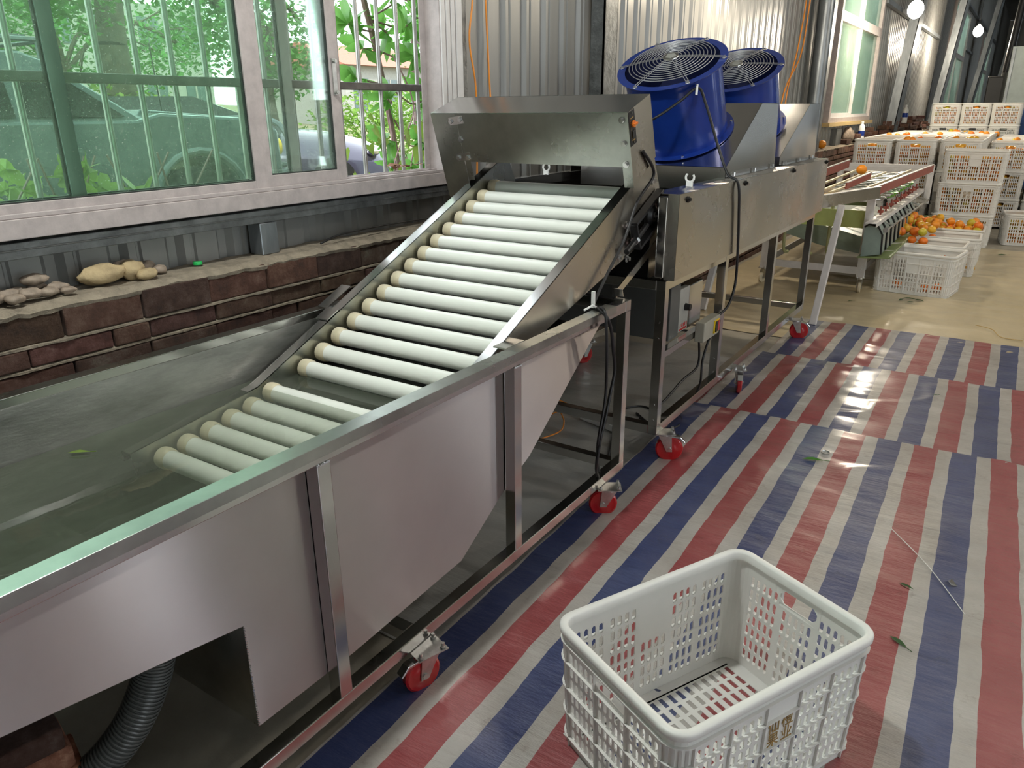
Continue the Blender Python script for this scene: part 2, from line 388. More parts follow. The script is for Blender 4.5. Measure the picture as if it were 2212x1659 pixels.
def smooth_path(pts, k=6):
    P = [Vector(p) for p in pts]; out = []
    for i in range(len(P)-1):
        a, b, c, d = P[max(i-1, 0)], P[i], P[i+1], P[min(i+2, len(P)-1)]
        for j in range(k):
            t = j/k; out.append(.5*((2*b)+(c-a)*t+(2*a-5*b+4*c-d)*t*t+(3*b-a-3*c+d)*t**3))
    out.append(P[-1]); return out

# ================================================================== SETTING
YE = 60.0
fm = MB(); fm.box(-2.6, 7, -5, YE, -.1, 0); struct(fm, 'floor', 'floor')
cm = MB(); cm.box(-2.6, 7, -5, YE, 6.5, 6.6); struct(cm, 'ceiling', 'tin')
wr = MB(); prev = -5     # unseen wall; wide opening added for fill, tall slits to streak the steel
for a, c, zt in ((-2.5, 1.5, 3.4), (3.85, 4.35, 6.2), (10.7, 11.4, 6.2), (12.85, 13.15, 6.2), (25.6, 26.5, 6.2), (29.5, 30.0, 6.2), (35.5, 36.6, 6.2), (44, 45, 6.2)):
    wr.box(7, 7.1, prev, a, 0, 6.5); wr.box(7, 7.1, a, c, zt, 6.5); prev = c
wr.box(7, 7.1, prev, YE, 0, 6.5); struct(wr, 'wall_right', 'tin')
wb = MB(); wb.box(-2.6, 7, YE, YE+.1, 0, 6.5); struct(wb, 'wall_back', 'tin')
wf = MB(); wf.box(-2.6, 7, -5.1, -5, 0, 6.5); struct(wf, 'wall_front', 'tin')

# corrugated tin wall, ribs run upwards
TX = -2.36
def tin(mb, y0, y1, z0, z1, x=TX, d=.022, per=.20):
    ys = []
    k = math.floor(y0/per)
    while k*per < y1+per:
        b = k*per
        for t, dx in ((0, 0), (.065, 0), (.085, d), (.115, d), (.135, 0), (.160, 0), (.166, d*.35), (.174, d*.35), (.18, 0)):
            ys.append((b+t, dx))
        k += 1
    ys = [p for p in ys if y0 < p[0] < y1]; ys = [(y0, 0)]+ys+[(y1, 0)]
    vs = []; fs = []
    for y, dx in ys: vs += [(x-dx, y, z0), (x-dx, y, z1)]
    for i in range(len(ys)-1): fs.append((2*i, 2*i+2, 2*i+3, 2*i+1))
    mb.add(vs, fs)
WINS = [(-1.2, 3.0, 1.12, 2.75), (11.1, 14.2, 1.24, 4.3), (25.3, 30.4, 1.24, 4.2), (38.5, 44.0, 1.24, 4.2)]
tw = MB(); prev = -5
for (a, b, z0, z1) in WINS:
    tin(tw, prev, a, 0, 6.5); tin(tw, a, b, 0, z0); tin(tw, a, b, z1, 6.5); prev = b
tin(tw, prev, YE, 0, 6.5)
struct(tw, 'wall_left', 'tin')

# purlin under the window and short post standing on the ledge
t = MB(); t.box(-2.34, -2.27, -1.3, 3.02, 1.062, 1.108); t.box(-2.335, -2.265, -1.3, 3.02, 1.085, 1.09); struct(t, 'trim_1', 'darksteel', bevel=.003)
t = MB(); t.box(-2.345, -2.275, 1.79, 1.87, .945, 1.062); struct(t, 'trim_2', 'galv', bevel=.004)
# wall columns: lipped steel posts, tapering inwards towards the roof
def column(name, y0, y1, xb, xt, zt=6.4, m='galv'):
    t = MB(); z0 = 0
    dd = min(.16, xb+2.345) if xt-xb < .1 else .16
    t.prism([(xb-dd, z0), (xb, z0), (xt, zt), (xt-dd, zt)], 'y', y0, y0+.012)
    t.prism([(xb-dd, z0), (xb, z0), (xt, zt), (xt-dd, zt)], 'y', y1-.012, y1)
    t.prism([(xb-.014, z0), (xb, z0), (xt, zt), (xt-.014, zt)], 'y', y0, y1)
    return struct(t, name, m)
column('trim_3', 4.43, 4.60, -2.25, -2.23, m='darksteel')
column('trim_4', 10.12, 10.40, -2.22, -2.16, m='darksteel')
for i, (y0, y1, xb, xt) in enumerate([(16.0, 16.5, -2.2, -1.75), (22.6, 23.3, -2.2, -1.6), (33.5, 34.6, -2.2, -1.5), (48.5, 50, -2.2, -1.4)]):
    column('trim_%d' % (5+i), y0, y1, xb, xt)
t = MB(); t.cyl((-2.2, 9.85, .95), (-2.2, 9.85, 6.4), .09, n=24); struct(t, 'trim_9', 'galv', auto=True)
t = MB()
for y0, y1, z in ((3.2, 4.4, 3.3), (10.5, 22, 4.55), (14.3, 22.6, 3.0), (23.1, 33.4, 4.35), (30.5, 33.5, 3.2), (34.2, 48, 4.4)): t.box(-2.335, -2.26, y0, y1, z, z+.07)
struct(t, 'trim_10', 'galv')
t = MB(); t.box(-2.335, -2.29, 3.0, 3.10, .95, 4.5); struct(t, 'trim_11', 'darksteel', bevel=.003)

# low brick wall with rough mortar ledge
def tone_mesh(mb, name, tones, nper):
    me = mb.mesh(name, fix=False); ca = me.color_attributes.new('tone', 'FLOAT_COLOR', 'CORNER')
    for p in me.polygons:
        c = tones[p.vertices[0]//nper]
        for li in p.loop_indices: ca.data[li].color = (*c, 1)
    return me
def rtone(rn): 
    b = rn.uniform(.6, 1.35); return (b*rn.uniform(.9, 1.15), b*rn.uniform(.85, 1.05), b*rn.uniform(.8, 1.05))
rn = RN; bm_ = MB(); tones = []
courses = [(.838, .930, .240)]; z = .828
while z > .02: courses.append((z-.053, z, .240)); z -= .065
for ci, (z0, z1, L) in enumerate(courses):
    y = -1.6+(ci % 2)*.12+rn.uniform(-.02, .02)
    if ci == 0: y = -1.62
    lim = 24 if ci < 9 else 9
    while y < lim:
        if not (ci > 8 and rn.random() < .1):
            j = rn.uniform(-.006, .006); e = rn.uniform(0, .008)
            hl = L if rn.random() < .8 or ci == 0 else L*.5
            R = Matrix.Rotation(rn.uniform(-.012, .012), 3, 'Z')
            bm_.box(-2.36, -2.2+j, y+.002, y+hl-.003, z0+e*.3, z1-e*.3, R); tones.append(rtone(rn))
        y += hl+.0
me = tone_mesh(bm_, 'wall_low', tones, 8)
o = obj('wall_low', me, 'brick', bevel=.004); o['kind'] = 'structure'
mm = MB(); NX, NY = 6, 900
vs = []; fs = []
for j in range(NY):
    y = -1.6+j*(25.6/(NY-1))
    for i in range(NX):
        x = -2.36+i*(.163/(NX-1)); zz = .944+.007*noise.noise(Vector((x*30, y*9, 0)))+.004*noise.noise(Vector((x*60, y*40, 3)))
        if i == NX-1: zz -= .016+.006*noise.noise(Vector((0, y*25, 5))); x += .004*noise.noise(Vector((0, y*20, 1)))
        vs.append((x, y, zz))
for j in range(NY-1):
    for i in range(NX-1): fs.append((j*NX+i, j*NX+i+1, (j+1)*NX+i+1, (j+1)*NX+i))
mm.add(vs, fs)
k0 = len(vs); sk = []
for j in range(NY): v = vs[j*NX+NX-1]; sk += [v, (v[0]-.004, v[1], v[2]-.012-.004*noise.noise(Vector((2, v[1]*30, 0))))]
mm.add(sk, [(2*j, 2*j+1, 2*j+3, 2*j+2) for j in range(NY-1)])
# mortar behind, slightly recessed, and squeezed-out joints
mm.box(-2.36, -2.222, -1.6, 24, 0, .936)
for zc, am in ((.833, .007), (.769, .006), (.704, .006), (.639, .005)):
    vs = []; fs = []; n_ = 700
    for j in range(n_):
        y = -1.6+j*(12/(n_-1)); d = am*max(0, .35+noise.noise(Vector((zc*9, y*14, 2)))*1.6); h = .006+.004*noise.noise(Vector((zc*5, y*22, 8)))
        vs += [(-2.215, y, zc-h), (-2.201+d, y, zc-h*.5), (-2.201+d, y, zc+h*.5), (-2.215, y, zc+h)]
    for j in range(n_-1):
        for k in range(3): fs.append((j*4+k, j*4+k+1, (j+1)*4+k+1, (j+1)*4+k))
    mm.add(vs, fs)
part(mm, 'mortar', 'concrete', parent=o)

# ---------------- window_1: sliding window with outside bars
win = spart('window_1')
f = MB(); f.box(-2.36, -2.245, -1.2, 3.0, 1.118, 1.172)                      # bottom track
f.box(-2.262, -2.25, -1.2, 3.0, 1.172, 1.186); f.box(-2.30, -2.292, -1.2, 2.9, 1.172, 1.19); f.box(-2.345, -2.337, -1.2, 2.9, 1.172, 1.19)
f.box(-2.36, -2.245, 2.84, 2.93, 1.172, 2.7); f.box(-2.345, -2.26, 2.93, 3.0, 1.172, 2.7); f.box(-2.33, -2.325, 2.80, 2.84, 1.172, 2.7)
f.box(-2.36, -2.245, -1.2, 3.0, 2.69, 2.75); f.box(-2.36, -2.245, -1.2, -1.14, 1.172, 2.7)
part(f, 'window_frame', 'dirtywhite', win, bevel=.003)
f = MB()
for a, c in ((2.845, 2.875), (2.885, 2.91), (2.92, 2.945), (2.955, 2.998)): f.box(-2.25, -2.238, a, c, 1.175, 2.69)
part(f, 'sunlit_jamb_profile', 'whitepaint', win, bevel=.002)  # paler paint than the frame stands in for sunlight on the jamb
def sash(y0, y1, x, wl, wr_, glass, rail=.035, zb=1.176, latch=None, mm='dirtywhite'):
    s = MB(); th = .014
    s.box(x-th, x+th, y0, y0+wl, zb, 2.69); s.box(x-th, x+th, y1-wr_, y1, zb, 2.69)
    th -= .002; s.box(x-th, x+th, y0+.002, y1-.002, zb+.001, zb+rail); s.box(x-th, x+th, y0+.002, y1-.002, 2.65, 2.689)
    so = part(s, 'sash', mm, win, bevel=.002)
    g = MB()
    for a in (y0+wl, y1-wr_): g.box(x-.008, x+.008, a-.003, a+.003, zb+rail, 2.65)
    g.box(x-.008, x+.008, y0+wl, y1-wr_, zb+rail-.003, zb+rail+.004); part(g, 'gasket', 'gasket', so)
    p = MB(); p.box(x-.0025, x+.0025, y0+wl-.004, y1-wr_+.004, zb+rail-.004, 2.655); part(p, 'pane', glass, so)
    return so
sash(-1.1, 1.215, -2.325, .04, .045, 'glass_pale', mm='galv')
sash(.20, 1.835, -2.275, .04, .046, 'glass_green')
sash(1.17, 2.04, -2.325, .04, .04, 'glass_pale')
s3 = sash(1.83, 2.235, -2.277, .035, .048, 'glass_pale', rail=.05)
lt = MB(); lt.box(-2.263, -2.256, 2.195, 2.215, 1.50, 1.63); lt.cyl((-2.256, 2.205, 1.62), (-2.245, 2.205, 1.62), .007, n=8); lt.cyl((-2.256, 2.205, 1.51), (-2.245, 2.205, 1.51), .007, n=8)
part(lt, 'latch', 'zinc', s3)
g = spart('security_grille'); g.parent = win; del g['kind']; WL[g.name] = Vector((0, 0, 0))
gb = MB(); gb.box(-2.425, -2.39, -1.2, 2.95, 1.525, 1.555); part(gb, 'crossbar', 'darkbar', g, bevel=.003)
for k in range(-7, 15):
    y = 1.127+.1242*k
    if -1.1 < y < 2.9:
        b = MB(); b.cyl((-2.408, y, 1.13), (-2.408, y, 2.72), .0095, n=12); part(b, 'bar', 'bar', g, auto=True)
# far windows
def far_window(idx, y0, y1, z0, z1, zm):
    w = spart('window_%d' % idx); x = -2.33
    f = MB(); f.box(x-.05, x+.05, y0, y1, z0, z0+.06); f.box(x-.05, x+.05, y0, y1, z1-.06, z1)
    f.box(x-.05, x+.05, y0, y0+.1, z0, z1); f.box(x-.05, x+.05, y1-.1, y1, z0, z1); f.box(x-.05, x+.05, y0, y1, zm, zm+.12)
    part(f, 'window_frame', 'dirtywhite', w)
    ym = (y0+y1)/2
    s = MB(); s.box(x-.03, x+.03, ym-.05, ym+.05, z0+.06, zm); s.box(x-.03, x+.03, ym-.05, ym+.05, zm+.12, z1-.06); s.box(x-.03, x+.03, y0+.1, ym, z0+.06, z0+.12); s.box(x-.03, x+.03, ym, y1-.1, z0+.06, z0+.10)
    part(s, 'sash', 'whitepaint', w)
    for a, b, c, d, gm in ((y0+.1, ym-.05, z0+.1, zm, 'glass_dirty'), (ym+.05, y1-.1, z0+.1, zm, 'glass_far'), (y0+.1, ym-.05, zm+.12, z1-.06, 'glass_far'), (ym+.05, y1-.1, zm+.12, z1-.06, 'glass_far')):
        p = MB(); p.box(x-.004, x+.004, a, b, c, d); part(p, 'pane', gm, w)
    s = MB(); s.box(x-.05, x+.09, y0-.1, y1+.1, z0-.05, z0); part(s, 'window_sill', 'wood', w)
far_window(2, 11.1, 14.2, 1.26, 4.3, 2.50)
far_window(3, 25.3, 30.4, 1.26, 4.2, 2.85)
far_window(4, 38.5, 44.0, 1.26, 4.2, 2.9)
# annex wall standing outside the far windows
t = MB(); tin(t, 8.5, 60, 0, 4.4, x=-5.0, d=.04, per=.3); struct(t, 'wall_annex', 'tin_outer')

# ================================================================== OUTDOORS
gm = MB(); vs = []; fs = []; n1, n2 = 60, 60
for j in range(n2):
    for i in range(n1):
        x = -2.62-i*1.3; y = -16+j*1.2; vs.append((x, y, .12+.05*noise.noise(Vector((x*.4, y*.4, 0)))+max(0, -x-13)*.035))
for j in range(n2-1):
    for i in range(n1-1): fs.append((j*n1+i, (j+1)*n1+i, (j+1)*n1+i+1, j*n1+i+1))
gm.add(vs, fs); struct(gm, 'ground', 'earth', smooth=True)

def leaf_quads(mb, c, rad_, n, size, rn, flat=.6, hollow=.2):
    for _ in range(n):
        d = Vector((rn.gauss(0, 1), rn.gauss(0, 1), rn.gauss(0, 1))).normalized()*(rn.random()**.45)
        p = Vector(c)+Vector((d.x*rad_[0], d.y*rad_[1], d.z*rad_[2])); s = size*rn.uniform(.6, 1.3)
        R = Matrix.Rotation(rn.uniform(0, 6.28), 3, 'Z') @ Matrix.Rotation(rn.uniform(-.9, .9), 3, 'X') @ Matrix.Rotation(rn.uniform(-.9, .9), 3, 'Y')
        mb.add([p+R @ Vector(v)*s for v in ((-.5, 0, 0), (-.15, .28, .05), (.5, 0, 0), (-.15, -.28, .05))], [(0, 3, 2, 1)])
def tree(loc, label, trunk, crown, leaf=.16, n=2600, lm='leaf', seed=1, lean=(0, 0)):
    rn = random.Random(seed); t = thing('tree', label, 'tree', loc, 'trees behind the parked cars')
    b = MB(); x, y, z = loc; H = trunk[1]; r = trunk[0]
    pts = [(x+lean[0]*k/6*H+.06*sin(k*1.7+seed), y+lean[1]*k/6*H+.06*cos(k*2.1+seed), z-.2+(H+.2)*k/6) for k in range(7)]
    for a in range(6): b.cyl(pts[a], pts[a+1], r*(1-.09*a), r*(1-.09*(a+1)), n=12, cap=False)
    tip = Vector(pts[-1])
    for c in crown:
        e = Vector(c[:3])+Vector((x, y, z)); b.tube(smooth_path([pts[4], (tip+e)/2+Vector((0, 0, .3)), e], 4), r*.28, 6)
        for q in range(3): b.tube([tuple((tip+e)/2), tuple(e+Vector((rn.uniform(-1, 1), rn.uniform(-1, 1), rn.uniform(-.6, .8)))*c[3]*.8)], r*.1, 5)
    part(b, 'trunk', 'bark', t, auto=True)
    l = MB()
    for c in crown: leaf_quads(l, Vector(c[:3])+Vector((x, y, z)), (c[3], c[3], c[3]*.75), n//len(crown), leaf, rn)
    part(l, 'foliage', lm, t)
tree((-13.6, 5.0, .2), 'big leaning dark-barked tree behind the roof of the green off-road car', (.40, 5.0), [(.4, -1.6, 3.6, 1.7), (-.5, .9, 4.2, 1.8), (.2, 2.2, 3.6, 1.3), (.0, -3, 4.2, 1.4)], n=3600, seed=2, lean=(0, -.10))
tree((-14.2, 8.3, .2), 'second thick tree, right of the leaning one behind the off-road car', (.36, 5.0), [(.3, -.8, 3.4, 1.3), (-.2, 1.2, 4.3, 1.6), (.4, 2.2, 3.2, 1.2)], n=3200, seed=3, lean=(0, .06))
tree((-15.5, 12.9, .2), 'loose-leaved tree seen through the middle panes', (.22, 3.4), [(0, -.9, 3.0, 1.5), (0, 1.2, 3.3, 1.5), (.3, .2, 2.2, 1.0)], n=2600, seed=4)
tree((-13.0, 17.2, .2), 'tree seen through the open part of the window behind the castor plant', (.24, 4.0), [(0, -1.4, 3.0, 1.1), (0, 1.3, 3.2, 1.3), (.2, 0, 4.6, 1.3)], n=1700, seed=5)
tree((-18.5, 5.4, .2), 'wide bushy tree behind the off-road car, left of the leaning trunk', (.2, 3.2), [(0, -1.9, 2.2, 1.4), (0, 1.4, 2.4, 1.5), (0, 0, 3.8, 1.6), (0, 3.0, 3.2, 1.4)], n=4200, seed=8)
tree((-19.5, 10.2, .2), 'dense green tree behind the second trunk', (.2, 3.2), [(0, -1.9, 2.2, 1.5), (0, 1.4, 2.4, 1.5), (0, 0, 3.8, 1.7), (0, 3.2, 3.0, 1.4)], n=4200, seed=9)
tree((-16.5, .4, .2), 'bright green tree at the far left of the window', (.2, 3.4), [(0, -.9, 3.2, 1.4), (0, 1.4, 3.5, 1.3), (0, 3.4, 2.6, 1.2)], n=2600, seed=6)
def bush(loc, r, label, m_, n, leaf, seed):
    rn = random.Random(seed); l = MB(); leaf_quads(l, (0, 0, r[2]*.8), r, n, leaf, rn)
    for _ in range(9): l.tube([(0, 0, -.1), (rn.uniform(-.7, .7)*r[0], rn.uniform(-.7, .7)*r[1], r[2]*1.2)], .012, 5)
    o = part(l, 'bush', m_, loc=loc); tag(o, label, 'bush', 'bushes along the yard edge')
bush((-15, 16.5, .3), (1.2, 3.0, 1.0), 'yellow-green hedge behind the dark car', 'grass', 2600, .16, 11)
bush((-13.8, 7.8, .3), (.9, 2.4, .9), 'green shrub behind the bull bar of the off-road car', 'leafvine', 2200, .15, 12)
bush((-17, -2.5, .3), (1.4, 3.5, 1.5), 'tall shrub at the left edge of the window', 'leaf', 2500, .18, 13)

def building(loc, size, label, floors, bays, roof=None):
    x, y, z = loc; dx, dy, dz = size; t = thing('building', label, 'building', loc)
    b = MB(); b.box(x-dx, x, y, y+dy, z, z+dz); part(b, 'facade', 'facade', t)
    for i in range(floors):
        for j in range(bays):
            yy = y+(j+.25)*dy/bays; zz = z+(i+.3)*dz/floors
            w_ = MB(); w_.box(x-.05, x+.04, yy, yy+dy/bays*.5, zz, zz+dz/floors*.5); w = part(w_, 'window', 'glassdark', t)
            m_ = MB(); m_.box(x+.02, x+.07, yy+dy/bays*.25-.04, yy+dy/bays*.25+.04, zz, zz+dz/floors*.5); part(m_, 'mullion', 'facade', w)
    if roof:
        r = MB(); r.prism([(x-dx-.4, z+dz), (x+.5, z+dz), (x-dx/2, z+dz+1.2)], 'y', y-.4, y+dy+.4); part(r, 'roof', 'brickroof', t)
building((-32, 2, .9), (6, 12, 6.5), 'pale three-storey building beyond the trees at the left', 3, 6)
building((-30, 30, .6), (6, 9, 3.1), 'low white house with a red roof far behind the open window', 1, 4, True)
building((-34, 17, .8), (5, 8, 5.2), 'pale block between the trees', 2, 4)

# off-road car parked along the window, nose towards +Y
def offroad():
    g0 = .14; X0, X1 = -8.9, -7.05
    t = thing('offroad_car', 'dark green boxy off-road car with a roof rack and bull bar parked outside the window', 'car', (-8, 3.5, g0))
    def wheel_arch(cy, r=.50, n=10): return [(cy-r*cos(pi*k/n), g0+.42+r*sin(pi*k/n)*.92) for k in range(n+1)]
    body = [(1.25, g0+.55)]+wheel_arch(2.15)+wheel_arch(4.9)+[(5.85, g0+.48), (5.98, g0+.62), (5.95, g0+1.12), (5.7, g0+1.24), (4.55, g0+1.30), (4.3, g0+1.24), (1.2, g0+1.24), (1.15, g0+.8)]
    b = MB(); b.prism(body, 'x', X0, X1); bo = part(b, 'body', 'suv', t, bevel=.03)
    cab = [(1.22, g0+1.22), (1.36, g0+1.74), (1.55, g0+1.80), (3.45, g0+1.80), (3.62, g0+1.74), (4.42, g0+1.22)]
    c = MB(); vs = []
    for xx, ins in ((X0+.03, 0), (X1-.03, 0)):
        pass
    def cabp(ins, zz): return None
    n = len(cab); vl = [(X0+.02+(.14 if z > g0+1.5 else 0), y, z) for y, z in cab]+[(X1-.02-(.14 if z > g0+1.5 else 0), y, z) for y, z in cab]
    c.add(vl, [(i, (i+1) % n, n+(i+1) % n, n+i) for i in range(n)]+[tuple(range(n-1, -1, -1)), tuple(range(n, 2*n))]); part(c, 'cabin', 'suv', t, bevel=.02)
    def sidewin(ya, yb, yc, yd):
        w = MB()
        for s, xb, xt in ((1, X1-.012, X1-.145),):
            w.add([(xb, ya, g0+1.27), (xb, yb, g0+1.27), (xt, yc, g0+1.70), (xt, yd, g0+1.70)], [(0, 1, 2, 3)]); w.add([(xb-.02, ya, g0+1.27), (xb-.02, yb, g0+1.27), (xt-.02, yc, g0+1.70), (xt-.02, yd, g0+1.70)], [(3, 2, 1, 0)])
        part(w, 'side_window', 'carglass', t)
    sidewin(1.45, 2.3, 2.3, 1.56); sidewin(2.4, 3.25, 3.25, 2.4); sidewin(3.34, 4.2, 3.58, 3.34)
    w = MB(); w.add([(X0+.2, 4.40, g0+1.27), (X1-.2, 4.40, g0+1.27), (X1-.28, 3.70, g0+1.73), (X0+.28, 3.70, g0+1.73)], [(0, 1, 2, 3)]); part(w, 'windscreen', 'carglass', t)
    h = MB(); h.prism([(4.45, g0+1.27), (5.80, g0+1.20), (5.80, g0+1.24), (4.5, g0+1.335)], 'x', X0+.25, X1-.25); part(h, 'bonnet', 'suv', t, bevel=.012)
    for cy in (2.15, 4.9):
        a = MB(); pts = [(X1+.02, cy-.54*cos(pi*k/12), g0+.42+.52*sin(pi*k/12)) for k in range(13)]; a.tube(pts, .035, 8); part(a, 'wheel_arch', 'suvtrim', t, auto=True)
        for xx in (X1-.1, X0+.1):
            wl_ = MB(); wl_.lathe((xx, cy, g0+.39), (1, 0, 0), [(.2, -.13), (.36, -.13), (.39, -.08), (.39, .08), (.36, .13), (.2, .13)], 28); wo = part(wl_, 'wheel', 'black', t, auto=True)
            hb = MB(); hb.lathe((xx, cy, g0+.39), (1, 0, 0), [(.0, .10), (.10, .12), (.21, .09), (.22, .125)], 20); part(hb, 'hubcap', 'zinc', wo, auto=True)
    r = MB()
    for xx in (X0+.25, X1-.25): r.tube([(xx, 1.45, g0+1.9), (xx, 3.7, g0+1.9)], .022, 6)
    for yy in (1.5, 2.05, 2.6, 3.15, 3.65): r.tube([(X0+.25, yy, g0+1.88), (X1-.25, yy, g0+1.88)], .018, 6); r.cyl((X1-.25, yy, g0+1.75), (X1-.25, yy, g0+1.9), .015, n=6)
    r.box(X0+.35, X1-.3, 1.5, 3.6, g0+1.9, g0+1.94); r.box(X1-.4, X1-.25, 1.7, 2.9, g0+1.93, g0+2.05)
    part(r, 'roof_rack', 'suvtrim', t)
    bb = MB()
    bb.tube(smooth_path([(X1-.12, 5.9, g0+.55), (X1-.1, 6.2, g0+.75), (X1-.25, 6.25, g0+1.10), (X1-.5, 6.2, g0+1.22), (X0+.5, 6.2, g0+1.22), (X0+.25, 6.25, g0+1.1), (X0+.1, 6.2, g0+.75), (X0+.12, 5.9, g0+.55)], 5), .035, 8)
    bb.tube([(X1-.1, 6.2, g0+.72), (X0+.1, 6.2, g0+.72)], .03, 8); bb.tube([(X1-.62, 6.2, g0+.72), (X1-.62, 6.2, g0+1.22)], .025, 8); bb.tube([(X0+.62, 6.2, g0+.72), (X0+.62, 6.2, g0+1.22)], .025, 8); bb.box(X0+.1, X1-.1, 5.98, 6.2, g0+.45, g0+.66)
    part(bb, 'bull_bar', 'suvtrim', t, auto=True)
    for xx in (X1-.36, X1-.86):
        fl = MB(); fl.lathe((xx, 6.2, g0+.92), (.35, .94, 0), [(0, .05), (.09, .045), (.1, 0), (.07, -.07), (0, -.08)], 18); part(fl, 'fog_lamp', 'yellow', t, auto=True)
    gr = MB(); gr.box(X0+.35, X1-.35, 5.95, 6.0, g0+.75, g0+1.1); part(gr, 'radiator_grille', 'blackmetal', t)
    hl = MB(); hl.box(X1-.34, X1-.06, 5.93, 6.0, g0+.86, g0+1.08); part(hl, 'headlamp', 'chrome', t, bevel=.01)
    ant = MB(); ant.tube([(X1-.35, 4.8, g0+1.2), (X1-.37, 4.78, g0+1.95)], .006, 5); part(ant, 'aerial', 'black', t)
offroad()
def sedan():
    g0 = .14; t = thing('dark_car', 'dark purplish car whose bonnet shows through the open part of the window', 'car', (-9.4, 8.8, g0))
    X0, X1 = -10.4, -8.4; cx = (X0+X1)/2
    # body as cross-sections along y, rounded plan
    secs = []
    prof = [(6.2, .50, .98, .90), (7.9, .45, 1.12, 1.0), (8.35, .45, 1.08, 1.0), (9.0, .42, 1.0, .97), (9.45, .40, .88, .90), (9.72, .38, .74, .76), (9.82, .42, .62, .60)]
    vs = []; fs = []; n = 12
    for (y, zb, zt, wf) in prof:
        for k in range(n):
            a = pi*k/(n-1); ex = cos(a); ez = sin(a)**.55
            vs.append((cx+ex*wf, y, g0+zb-.25+(zt-zb+.25)*ez))
    for j in range(len(prof)-1):
        for k in range(n-1): fs.append((j*n+k, j*n+k+1, (j+1)*n+k+1, (j+1)*n+k))
    b = MB(); b.add(vs, fs); b.add([vs[(len(prof)-1)*n+k] for k in range(n)], [tuple(range(n))]); part(b, 'body', 'sedan', t, auto=True)
    c = MB(); vs = []
    for (y, zt, w_) in ((5.2, 1.2, .75), (5.8, 1.52, .66), (7.0, 1.52, .66), (8.15, 1.08, .86)):
        vs += [(cx-.92, y, g0+1.0), (cx-w_, y, g0+zt), (cx+w_, y, g0+zt), (cx+.92, y, g0+1.0)]
    fs = []
    for j in range(3):
        for k in range(3): fs.append((j*4+k, j*4+k+1, (j+1)*4+k+1, (j+1)*4+k))
    c.add(vs, fs); part(c, 'windscreen_and_cabin', 'carglass', t)
    for sgn in (1, -1):
        h = MB(); h.ball((cx+sgn*.72, 9.48, g0+.74), .14, 12, (1.3, .9, .6)); part(h, 'headlamp', 'chrome', t, auto=True)
    g = MB()
    for k in range(3): g.box(cx-.45, cx+.6, 9.76, 9.84, g0+.36+.09*k, g0+.42+.09*k)
    part(g, 'grille', 'blackmetal', t)
    for xx in (X1-.12, X0+.12):
        w_ = MB(); w_.lathe((xx, 8.85, g0+.33), (1, 0, 0), [(0, .08), (.2, .1), (.33, .1), (.33, -.1), (0, -.1)], 24); part(w_, 'wheel', 'black', t, auto=True)
    t.rotation_euler.z = rad(-38)
sedan()

